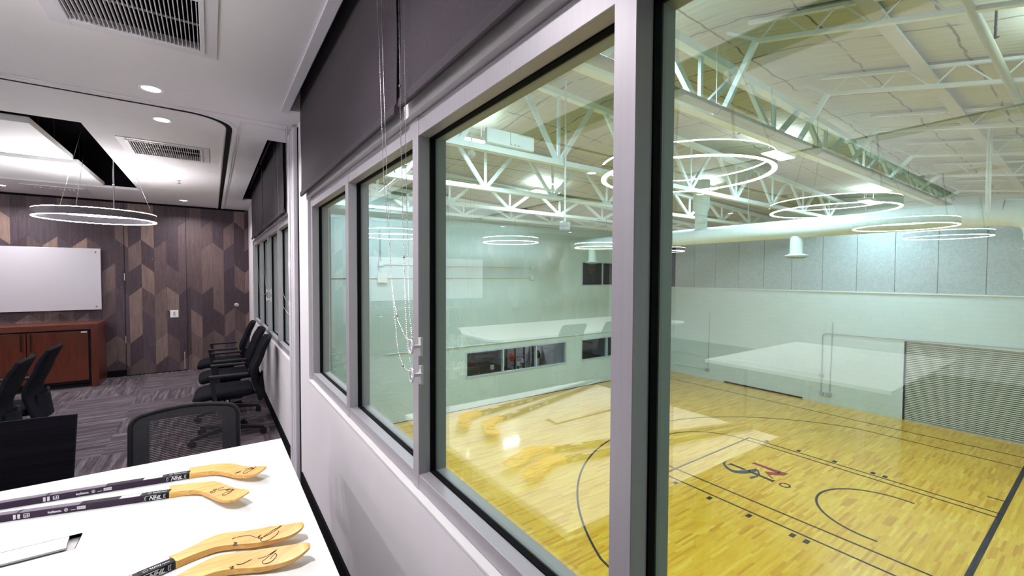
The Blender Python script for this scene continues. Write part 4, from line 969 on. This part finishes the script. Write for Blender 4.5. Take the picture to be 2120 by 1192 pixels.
# far wall of the court with window openings
WG = [(8.70, 14.38, -2.75, -1.62), (15.37, 21.05, -2.75, -1.62), (15.36, 18.4, 1.08, 2.33)]
def wall_y(name, m_, x0, x1, z0, z1, y_0, y_1, hs):
    b = MB(); X = sorted({x0, x1}|{h[0] for h in hs}|{h[1] for h in hs}); Z = sorted({z0, z1}|{h[2] for h in hs}|{h[3] for h in hs})
    for i in range(len(X)-1):
        for j in range(len(Z)-1):
            cx_, cz_ = (X[i]+X[i+1])/2, (Z[j]+Z[j+1])/2
            if any(h[0] < cx_ < h[1] and h[2] < cz_ < h[3] for h in hs): continue
            b.box(X[i], X[i+1], y_0, y_1, Z[j], Z[j+1])
    return S(b.build(name, m_))
wall_y('wall_court_far', GYMW, .70, GX+.3, GZ, 6.0, GY, GY+.2, WG)
b = MB(); b.box(.70, 1.0, YF+.1, GY, GZ, 6.0); b.box(.60, .70, -2.6, YF+.1, GZ, -.25); b.box(.60, .70, -2.6, YF+.1, 3.04, 6.2); S(b.build('wall_court_near', GYMW))
b = MB(); b.box(.6, GX+.3, -2.9, -2.6, GZ, 6); S(b.build('wall_court_rear', GYMW))
b = MB(); b.box(1.0, GX, GY-.02, GY, GZ, GZ+.02); S(b.build('baseboard_court', GASKET))
OUT2 = mat('blue_grey_aluminium', (.44, .55, .60), .45, metal=.1, var=.03)
DGL = mat('dark_window_glass', (.02, .024, .028), .08, var=.1)
for i, (x0, x1, z0, z1) in enumerate(WG):
    wn_ = empty('window_%d' % (i+3), (x0, GY, z0)); S(wn_); W_, H_ = x1-x0, z1-z0
    nb = 3 if i < 2 else 2
    f = MB(); t_ = .065
    f.box(0, W_, -.02, .12, 0, t_); f.box(0, W_, -.02, .12, H_-t_, H_)
    for k in range(nb+1):
        xx = k*(W_-t_)/nb; f.box(xx, xx+t_, -.018, .13, 0, H_)
    f.build('window_frame', OUT2, wn_)
    for k in range(nb):
        xx = k*(W_-t_)/nb+t_; MB().box(xx-.004, xx+(W_-t_)/nb-t_+.004, .05, .056, t_-.004, H_-t_+.004).build('glass_pane', GLASS2 if i < 2 else DGL, wn_)
# ---- weight room behind the lower windows
RY = GY+.2
b = MB(); b.box(6, 22.5, RY, RY+8, GZ-.1, GZ); S(b.build('floor', RUBBERF))
b = MB(); b.box(6, 22.5, RY+8, RY+8.1, GZ, 2.9); b.box(5.9, 6, RY, RY+8, GZ, 2.9); b.box(22.5, 22.6, RY, RY+8, GZ, 2.9); S(b.build('wall_weight_room', mat('weight_room_paint', (.30,.29,.34), .7)))
b = MB(); b.box(5.9, 22.6, RY, RY+8.1, 2.9, 3.0); b.box(5.9, 22.6, RY, RY+8.1, -.6, -.5); S(b.build('ceiling', mat('weight_room_ceiling', (.12,.12,.13), .8)))
b = MB(); b.box(14.85, 14.95, RY, RY+8, GZ, -.6); S(b.build('wall_partition', mat('partition_paint', (.42,.42,.47), .7)))
def rack(x, y, label):
    e = empty('weight_rack', (x, y, GZ), label=label, cat='gym rack')
    for sx in (-.6, .6):
        for sy in (-.4, .4): MB().bar((sx, sy, 0), (sx, sy, 2.2), .08, .08, (1,0,0)).build('upright', TREAD, e)
    for sy in (-.4, .4): MB().bar((-.6, sy, 2.15), (.6, sy, 2.15), .07, .07).build('crossbar', REDM, e)
    MB().tube([(-1.0, -.5, 1.35), (1.0, -.5, 1.35)], .018, 8).build('barbell', CHROME, e, smooth=True)
    for sx in (-.85, .85):
        b = MB(); b.tube([(sx-.03, -.5, 1.35), (sx+.03, -.5, 1.35)], .225, 28); b.build('weight_plate', REDM if sx < 0 else TREAD, e, smooth=True)
    for k in range(5): MB().tube([(.62, -.38+.01*k, .35+.3*k), (.80, -.38, .35+.3*k)], .10, 14).build('stored_plate', TREAD, e, smooth=True)
    return e
def bench(x, y, rz, label, z=0):
    e = empty('weight_bench', (x, y, GZ), rz, label=label, cat='gym bench')
    MB().box(-.7, .7, -.14, .14, .42, .50).build('pad', TREAD, e, bevel=.02)
    b = MB(); b.bar((-.75, 0, .38), (.75, 0, .38), .09, .07); b.build('beam', REDM, e)
    for sx in (-.55, .55):
        b = MB(); b.bar((sx, 0, .38), (sx, 0, .03), .08, .08, (1,0,0)); b.bar((sx, -.32, .03), (sx, .32, .03), .08, .05); b.build('foot', REDM, e)
    b = MB(); b.bar((-.6, -.45, 0), (-.6, -.45, 1.1), .07, .07, (1,0,0)); b.bar((-.6, .45, 0), (-.6, .45, 1.1), .07, .07, (1,0,0)); b.bar((-.6, -.45, .9), (-.6, .45, .9), .06, .06); b.build('bar_stand', REDM, e)
def treadmill(x, y, label):
    e = empty('treadmill', (x, y, GZ), label=label, cat='treadmill')
    MB().box(-.35, .35, -.2, 1.5, .05, .2).build('deck', TREAD, e, bevel=.02)
    for sx in (-.3, .3): MB().bar((sx, -.1, .2), (sx, -.2, 1.25), .06, .08, (0,1,0)).build('upright', TREAD, e)
    MB().box(-.38, .38, -.30, -.16, 1.15, 1.62).build('console', TREAD, e, bevel=.02)
    MB().box(-.22, .22, -.155, -.15, 1.36, 1.39).build('screen_bar', ALU2, e)
    MB().tube([(-.3, -.16, 1.1), (-.3, .3, 1.0), (.3, .3, 1.0), (.3, -.16, 1.1)], .02, 8).build('handrail', PRINTW, e, smooth=True)
def bike(x, y, rz, label, m_=None):
    e = empty('exercise_bike', (x, y, GZ), rz, label=label, cat='exercise bike')
    b = MB(); b.bar((-.5, 0, .1), (.5, 0, .1), .08, .06); b.bar((-.5, -.25, .05), (-.5, .25, .05), .07, .06); b.bar((.5, -.25, .05), (.5, .25, .05), .07, .06); b.bar((0, 0, .1), (-.2, 0, .95), .07, .07, (0,1,0)); b.bar((.2, 0, .1), (.35, 0, 1.2), .06, .06, (0,1,0)); b.build('frame', m_ or TREAD, e)
    MB().tube([(.25, -.03, .4), (.25, .03, .4)], .24, 24).build('flywheel', TREAD, e, smooth=True)
    MB().box(-.32, -.08, -.1, .1, .93, 1.0).build('saddle', TREAD, e, bevel=.02)
    MB().tube([(.15, -.25, 1.25), (.38, -.2, 1.2), (.38, .2, 1.2), (.15, .25, 1.25)], .018, 8).build('handlebar', TREAD, e, smooth=True)
    MB().box(.34, .38, -.09, .09, 1.2, 1.42).build('display', PRINTW, e, bevel=.01)
rack(13.75, RY+2.9, 'power rack with a red weight plate seen through the middle gym window pane')
bench(11.1, RY+2.6, .3, 'red framed weight bench seen through the low window pane, behind the treadmill')
bench(12.0, RY+6.0, -.2, 'red weight bench standing farther back in the weight room')
treadmill(9.25, RY+.55, 'black treadmill console just inside the low window, at its corner nearest the camera')
bike(10.75, RY+.75, 1.3, 'exercise bike with pale display behind the first window mullion', REDM)
bike(12.0, RY+.9, .4, 'black exercise bike at the foot of the middle pane of the low window')
bike(13.1, RY+1.2, 2.0, 'black exercise bike beside the second window mullion')
e = empty('cable_machine', (13.75, RY+1.6, GZ), label='tall black cable machine upright behind the last pane of the low window', cat='gym machine')
b = MB(); b.bar((-.3,0,0),(.25,0,2.6),.12,.12,(0,1,0)); b.build('upright', TREAD, e); b = MB(); b.bar((-.7,0,.1),(.5,0,.1),.1,.1); b.bar((-.3,0,.4),(.6,-.2,.55),.06,.06); b.build('base_arm', TREAD, e)
e = empty('tall_cabinet', (17.1, RY+1.5, GZ), label='tall black cabinet seen through the second low window', cat='cabinet')
MB().box(-.45, .45, -.35, .35, 0, 2.2).build('body', TREAD, e, bevel=.01); MB().box(-.2, .1, -.36, -.35, 2.02, 2.10).build('blue_label', mat('blue_label_print', (.05,.06,.35), .4), e)
o = MB().box(-.4, .4, -.25, .25, 0, .03).build('folded_towel', PRINTW, None, bevel=.01); o.location = (17.6, RY+.75, GZ); tag(o, 'white towel lying on the dark floor in front of the tall cabinet', 'towel')
# added lamps that brighten the weight room; no such fixture is in view
for x in (10.0, 13.2, 17.2):
    e = empty('added_room_lamp', (x, RY+3.0, -.62), label='added lamp under the weight room ceiling, out of view', cat='ceiling light', group='added weight room lamps')
    MB().box(-.6, .6, -.08, .08, 0, .02).build('housing', PANELW, e)
    ld = bpy.data.lights.new('added_room_beam', 'AREA'); ld.shape = 'RECTANGLE'; ld.size = 1.2; ld.size_y = .16; ld.energy = 70; ld.color = (.92,.92,1); lo = bpy.data.objects.new('added_room_beam', ld); COL.objects.link(lo); lo.parent = e; lo.location = (0, 0, -.01)
# ---- garage door
e = empty('roll_up_door', (GX+.10, .2, GZ), label='wide ribbed steel roll up door in the court side wall', cat='roll up door')
prof = []; n_s = 44; Hd = 3.13
for k in range(n_s):
    z_ = .05+k*(Hd-.05)/n_s; h_ = (Hd-.05)/n_s
    prof += [(.030, z_), (-.016, z_+h_*.16), (-.026, z_+h_*.45), (-.014, z_+h_*.70), (.030, z_+h_*.84)]
prof.append((0, Hd)); V = []; Fc = []
for yy in (.04, 4.72):
    V += [(x, yy, z) for x, z in prof]
n = len(prof); Fc = [(i, i+1, n+i+1, n+i) for i in range(n-1)]
MB().add(V, Fc).build('curtain', GARAGE, e)
MB().box(-.04, .03, .04, 4.72, 0, .05).build('bottom_bar', COND, e)
for yy in (0, 4.70): MB().box(-.06, .05, yy, yy+.05, 0, Hd).build('guide_rail', GYMT if yy == 0 else SHAFTB, e)
b = MB(); b.box(GX+.12, GX+.3, .2, 4.95, GZ, -.92); S(b.build('wall_court_side', GASKET))
MB()
# ---- roof surface
def roof_z(x, y):
    zx = -.045*(x-6.38)
    if y >= 7: z = 5.72-(y-7)*.112
    elif y >= 3.3: z = 5.33+(y-3.3)*.105
    else:
        k = .285-.012*(x-6.38); k = max(.16, min(.30, k)); z = 5.33-(3.3-y)*k
    return z+zx
def fr(u, v):
    x = .5+u*(GX+.3-.5); y = -2.8+v*(GY+.3+2.8); return (x, y, roof_z(x, y))
b = MB(); b.grid(fr, 60, 110); o = b.build('ceiling', BATT, None, smooth=True, fix=False); S(o)
b = MB(); b.add([(p[0], p[1], p[2]+.15) for p in [fr(0,0), fr(1,0), fr(1,1), fr(0,1)]]+[], [(0,1,2,3)])
# ---- steel trusses across the court (along x)
def truss(y, xa, xb, V0, pitch, ztop, label, zb=4.0, first=False, tw=.11, kneed=True):
    e = empty('roof_truss', (xa, y, zb), label=label, cat='roof truss')
    top = lambda x: ztop(x)-zb
    MB().bar((0, 0, 0), (xb-xa, 0, 0), .14, tw).build('bottom_chord', STEELW, e)
    c = MB(); X = [xa+(xb-xa)*k/8 for k in range(9)]
    for a, d in zip(X[:-1], X[1:]): c.bar((a-xa, 0, top(a)), (d-xa, 0, top(d)), .14, .12)
    c.build('top_chord', STEELW, e)
    x = V0
    while x-pitch > xa: x -= pitch
    while x < xb:
        for dx in (-pitch*.5*.82, pitch*.5*.82):
            xt = x+dx
            if xa < xt < xb: MB().bar((x-xa+math.copysign(.05, dx), 0, .05), (xt-xa, 0, top(xt)-.05), .095, .07, (0,1,0)).build('diagonal_web', STEELW, e)
        MB().bar((x-xa, 0, .05), (x-xa, 0, top(x)-.05), .065, .05, (0,1,0)).build('vertical_web', STEELW, e)
        x += pitch
    return e
rz_ = lambda y, d: (lambda x: roof_z(x, y)-d)
truss(3.74, .75, GX, 6.06, 2.35, lambda x: 4.97-.030*(x-5.2), 'white steel roof truss running just behind the thick olive pipe', zb=4.06, tw=.07)
truss(7.0, .75, GX, 6.095, 2.42, lambda x: 5.50-.045*(x-5.3), 'bright white steel truss carrying the rectangular white box')
truss(10.2, .75, GX, 6.232, 2.42, rz_(10.2, .14), 'white steel truss, third away from the camera')
truss(13.0, .75, GX, 8.98, 2.42, rz_(13.0, .14), 'white steel truss, fourth away from the camera')
truss(15.3, .75, GX, 10.633, 2.32, rz_(15.3, .12), 'shallow white steel truss standing against the far court wall')
# ---- open web joists between the first truss and the outer wall
jd = [(6.38, 4.94, .29), (8.96, 4.83, .258), (11.56, 4.69, .222), (14.2, 4.58, .19), (16.85, 4.46, .17), (19.5, 4.34, .155)]
names = ['nearest', 'second nearest', 'third', 'fourth', 'fifth', 'last']
for i, (x, z0, k) in enumerate(jd):
    e = empty('bar_joist', (x, 3.1, z0), label='slender open web roof joist, %s in the row along the pipe' % names[i], cat='roof joist')
    L_ = 5.4
    MB().bar((0, 0, 0), (0, -L_, -L_*k), .07, .05).build('bottom_chord', CONDW, e)
    ht = lambda s_: roof_z(x, 3.1-s_)-.03-z0
    c = MB(); c.bar((0, .1, ht(0)), (0, -L_, ht(L_)), .07, .04); c.build('top_chord', CONDW, e)
    wb = MB(); s_ = .05
    while s_ < L_-.3:
        wb.bar((0, -s_, -s_*k), (0, -s_-.26, ht(s_+.26)), .018, .018, (1,0,0)); wb.bar((0, -s_-.30, ht(s_+.3)), (0, -s_-.62, -(s_+.62)*k), .018, .018, (1,0,0)); s_ += .66
    wb.build('web_rods', CONDW, e)
    MB().bar((0, .48, 4.06-z0), (0, 0, 0), .08, .06, (1,0,0)).build('knee_brace', STEELW, e)
    MB().bar((0, .42, ht(0)), (0, 0, .02), .04, .03, (1,0,0)).build('end_strut', CONDW, e)
# main pipe with hangers
e = empty('sprinkler_main', (.8, 3.42, 3.99), label='thick olive white pipe slung under the first roof truss', cat='pipe')
MB().tube([(0,0,0), (GX-.8,0,0)], .068, 20).build('pipe', PIPEM, e, smooth=True)
for x in (5.95, 7.6, 9.45, 12.4, 15.4, 18.4): MB().tube([(x-.8+.07*0, .075*math.cos(k*PI/8), .075*math.sin(k*PI/8)) for k in range(16)], .008, 5, closed=True).build('clamp_ring', COND, e); MB().tube([(x-.8, 0, .075), (x-.8, 0, 1.0-.03*(x-5))], .006, 6).build('hanger_rod', COND, e)
# roof purlin pipes seen lower right
PURL = mat('beige_roof_beam', (.44,.44,.39), .6)
A = at(1870, 105, 2, 4.72); A2 = at(2050, 93, 2, 4.28)
o = MB().bar((0,0,0), (18,0,-.81), .15, .04).build('roof_purlin', PURL); o.location = (4.2, A.y, roof_z(4.2, A.y)-.05); tag(o, 'pale flat beam against the sloping roof, crossing above the joists', 'roof beam')
o = MB().tube([(0,0,0), (18,0,-.81)], .045, 14).build('ceiling_pipe', PIPEM, smooth=True); o.location = (4.2, A2.y, 4.28+.045*(A2.x-4.2)); tag(o, 'round pale pipe crossing above the joists near the upper right corner', 'pipe')
# ---- big spiral duct with elbow and diffusers
e = empty('spiral_duct', (14.0, 1.53, 3.0), label='long round spiral air duct running the length of the court', cat='air duct')
b = MB(); L_ = 13.4; pts = []; rr = []
k = 0
while k*.085 < L_:
    y_ = k*.085; pts.append((0, y_, 0)); rr.append(.272 if k % 4 else .277); k += 1
b.tube(pts, rr, 28); b.build('duct', DUCTM, e, smooth=True)
b = MB(); el = [(0, 0, 0), (0, -.20, -.03), (0, -.40, -.12), (0, -.52, -.28), (0, -.56, -.48), (0, -.56, -.60)]; b.tube(el, .29, 28); b.build('elbow', DUCTM, e, smooth=True)
for yy, name in ((-.56, 0), (4.0, 1), (12.2, 1)):
    zt_ = -.6 if name == 0 else -.2; zb_ = -.78
    b = MB(); b.lathe([(.17, zt_), (.17, zb_+.05), (.30, zb_), (.30, zb_-.015), (.0005, zb_-.015)], 28, (0, yy, 0)); d_ = b.build('drop_diffuser', DUCTM, e, smooth=True)
    b = MB()
    for q in range(3): b.lathe([(.25-.06*q, zb_-.03-.02*q), (.31-.05*q, zb_-.045-.02*q), (.25-.06*q, zb_-.05-.02*q)], 28, (0, yy, 0), closed=True)
    b.build('diffuser_cone', GARAGE, d_, smooth=True)
for yy in (2.4, 5.4, 8.6, 11.4): MB().tube([(0, yy, .26), (0, yy, 2.0)], .007, 6).build('hanger_rod', COND, e)
b = MB(); b.lathe([(.20, 0), (.20, .6), (.27, .72), (.27, 1.7)], 24, (0, 7.0, .22)); b.build('riser', DUCTM, e, smooth=True)
# ---- high bay lights
def high_bay(x, y, z, label, grp=None, big=1.0, aim=None):
    e = empty('high_bay_light', (x, y, z), label=label, cat='high bay light', group=grp)
    MB().box(-.60, .60, -.20, .20, .02, .10).build('housing', PANELW, e, bevel=.01)
    for k in range(6):
        u, v = k % 3-1, k//3-.5; MB().box(u*.38-.16, u*.38+.16, v*.18-.075, v*.18+.075, .0, .02).build('lens', EMG, e)
    for sx in (-.5, .5): MB().tube([(sx, 0, .10), (sx, 0, max(.2, roof_z(x, y)-z))], .005, 5).build('hanger_cable', COND, e)
    ld = bpy.data.lights.new('high_bay_beam', 'AREA'); ld.shape = 'RECTANGLE'; ld.size = 1.1; ld.size_y = .36; ld.energy = BAY_W*big; ld.color = GYM_COL
    lo = bpy.data.objects.new('high_bay_beam', ld); COL.objects.link(lo); lo.parent = e; lo.location = (0, 0, -.01)
    lu = bpy.data.lights.new('added_roof_fill', 'AREA'); lu.shape = 'RECTANGLE'; lu.size = 1.1; lu.size_y = .36; lu.energy = BAY_W*.22*big; lu.color = GYM_COL  # added upward fill that brightens the roof; the fixtures themselves face down
    lo = bpy.data.objects.new('added_roof_fill', lu); COL.objects.link(lo); lo.parent = e; lo.location = (0, 0, .12); lo.rotation_euler = (PI, 0, 0)
high_bay(4.45, 4.15, 4.86, 'glaring high bay light close to the big window post, at the top of the picture')
high_bay(12.2, 5.3, 4.75, 'high bay light with six glaring lenses beside the thick pipe')
high_bay(15.0, 9.0, 4.85, 'high bay light glaring behind the large mirrored ring')
high_bay(20.6, 5.7, 4.45, 'high bay light above the round duct, toward the side wall')
high_bay(20.1, 13.8, 4.4, 'high bay light low over the far corner of the court')
G = 'high bay lights over the court out of direct view'  # extra unseen fixtures added to light the court
for x, y in ((5.0, 9.2), (10.0, 12.2), (4.6, 13.5), (7.6, .2), (15.5, -.4)): high_bay(x, y, min(4.85, roof_z(x, y)-.35), 'extra high bay light added over the court among the trusses', G)
# ---- box on truss, dome camera, drop pole
o = empty('control_box', (4.22, 6.93, 4.08), label='rectangular white box fixed to the bright roof truss', cat='box')
MB().box(0, 1.10, -.08, 0, 0, .27).build('casing', STEELW, o, bevel=.006); MB().box(.52, .53, -.084, -.08, .04, .27).build('lid_seam', COND, o)
for k in range(3): MB().box(.52+.09*k, .565+.09*k, -.084, -.08, .03, .055).build('vent_mark', COND, o)
e = empty('dome_camera', at(976, 322, 1, 7.6), label='small white dome camera hanging below the bright truss', cat='security camera')
MB().lathe([(.0005,.10),(.05,.10),(.08,.05),(.08,0),(.0005,0)], 20).build('mount', PANELW, e, smooth=True); MB().sphere((0,0,0), .065, 8).build('dome', ALU2, e, smooth=True); MB().tube([(0,0,.1),(0,0,.45)], .015, 8).build('stem', PANELW, e, smooth=True)
e = empty('drop_pole', (6.15, 6.84, 2.62), label='thin pole hanging from the roof with a grey outlet box at its end', cat='drop pole')
MB().tube([(0,0,.12),(0,0,3.08)], .02, 10).build('pole', CONDW, e, smooth=True); MB().box(-.10, .10, -.06, .06, -.06, .12).build('outlet_box', COND, e, bevel=.01)
# hanging pole pair by the right edge
e = empty('duct_hanger_pole', (13.2, 1.70, 2.95), label='pair of thin pale rods dropping from the roof past the duct elbow', cat='hanger rods')
for dx in (0, .35): MB().tube([(dx,0,0),(dx,0,1.82)], .018, 8).build('rod', CONDW, e, smooth=True)
# sprinkler heads under the roof
for k, (a, lab) in enumerate((((2061,68),'dark sprinkler hook hanging from the roof near the upper corner'), ((1529,272),'small dark sprinkler head below the pipe, above the large ring'))):
    p = at(*a, 2, 4.35 if k == 0 else 4.6); e = empty('fire_sprinkler', p, label=lab, cat='sprinkler')
    b = MB(); b.tube([(0,0,-.05),(0,0,.25)], .012, 6); b.bar((-.05,0,.05),(.05,0,.05),.02,.012); b.lathe([(.0005,-.06),(.035,-.055),(.0005,-.05)], 12); b.build('head', SHAFTB, e)
# ---- conduits and boxes on the court walls
def conduit(name, pts, r, m_, label, cat='conduit', boxes=()):
    o0 = Vector(pts[0]); e = empty(name, o0, label=label, cat=cat)
    MB().tube([Vector(p)-o0 for p in pts], r, 8).build('tube', m_, e, smooth=True)
    for c, sz in boxes:
        c = Vector(c)-o0; MB().box(c.x-sz[0]/2, c.x+sz[0]/2, c.y-sz[1]/2, c.y+sz[1]/2, c.z-sz[2]/2, c.z+sz[2]/2).build('junction_box', COND if m_ is COND else CONDW, e, bevel=.006)
X_ = GX-.03
conduit('wall_conduit', [(X_,13.02,-.40),(X_,13.08,-3.45)], .017, COND, 'dark upright conduit on the court side wall near the far corner', boxes=[((X_,13.12,-3.55),(.08,.22,.16))])
conduit('wall_conduit', [(X_,GY-.02,-2.80),(X_,13.24,-2.83),(X_,13.20,-3.0),(X_,13.20,-3.5)], .012, CONDW, 'pale conduit leading from the far corner to the upright conduit', boxes=[((X_,13.25,-2.83),(.06,.12,.10))])
conduit('wall_conduit', [(X_,GY-.02,-3.6),(X_,13.25,-3.53)], .012, CONDW, 'lowest pale conduit from the far corner, just above the court floor')
conduit('wall_conduit', [(X_,13.0,-2.84),(X_,7.75,-2.79)], .012, CONDW, 'long level conduit joining the two upright conduits on the side wall')
conduit('wall_conduit', [(X_,7.33,-.40),(X_,7.38,-3.5)], .014, COND, 'dark upright conduit beside the bent conduit, left of the roll up door', boxes=[((X_,7.42,-3.62),(.08,.20,.16))])
conduit('wall_conduit', [(X_,7.70,-3.60),(X_,7.70,-1.05),(X_,7.66,-.96),(X_,7.58,-.91),(X_,7.3,-.90),(X_,-2.0,-.72)], .018, COND, 'bent conduit rising then running above the roll up door', boxes=[((X_,7.72,-2.82),(.07,.16,.14)), ((X_,7.68,-3.62),(.07,.16,.14))])
conduit('wall_conduit', [(5.3,GY-.03,-1.37),(14.95,GY-.03,-1.37),(21.9,GY-.03,-1.37)], .022, CONDW, 'level conduit along the far court wall just above the low windows', boxes=[((14.95,GY-.03,-1.37),(.16,.06,.10))])
conduit('wall_conduit', [(14.95,GY-.03,-1.40),(14.95,GY-.03,-1.95)], .012, CONDW, 'short upright conduit between the two low windows')
conduit('wall_conduit', [(2.2,GY-.03,1.50),(12.15,GY-.03,1.52)], .022, CONDW, 'lower of the two level conduits high on the far court wall', boxes=[((5.17,GY-.05,1.50),(.36,.10,.36)), ((12.15,GY-.04,1.52),(.20,.08,.22))])
conduit('wall_conduit', [(5.13,GY-.03,2.0),(12.15,GY-.03,1.97)], .018, CONDW, 'upper of the two level conduits high on the far court wall', boxes=[((5.13,GY-.04,2.02),(.16,.08,.16)), ((12.15,GY-.04,1.97),(.14,.08,.14))])
conduit('wall_conduit', [(5.10,GY-.03,3.25),(5.13,GY-.03,2.1)], .022, COND, 'upright conduit dropping to the round box on the far court wall')
conduit('loose_cable', [(5.10,GY-.04,2.6),(5.04,GY-.06,2.1),(5.02,GY-.06,1.85),(5.13,GY-.05,1.68)], .012, COND, 'loose grey cable curling down to the square box on the far court wall', 'cable')
# solid dark strip in place of the gap along the side wall's foot
o = MB().box(0, .012, 8.46, 12.17, 0, .07).build('dark_gap_strip', GASKET); o.location = (GX-.012, 0, GZ); tag(o, 'ragged dark strip along the foot of the court side wall', 'base strip')
bpy.context.view_layer.update()
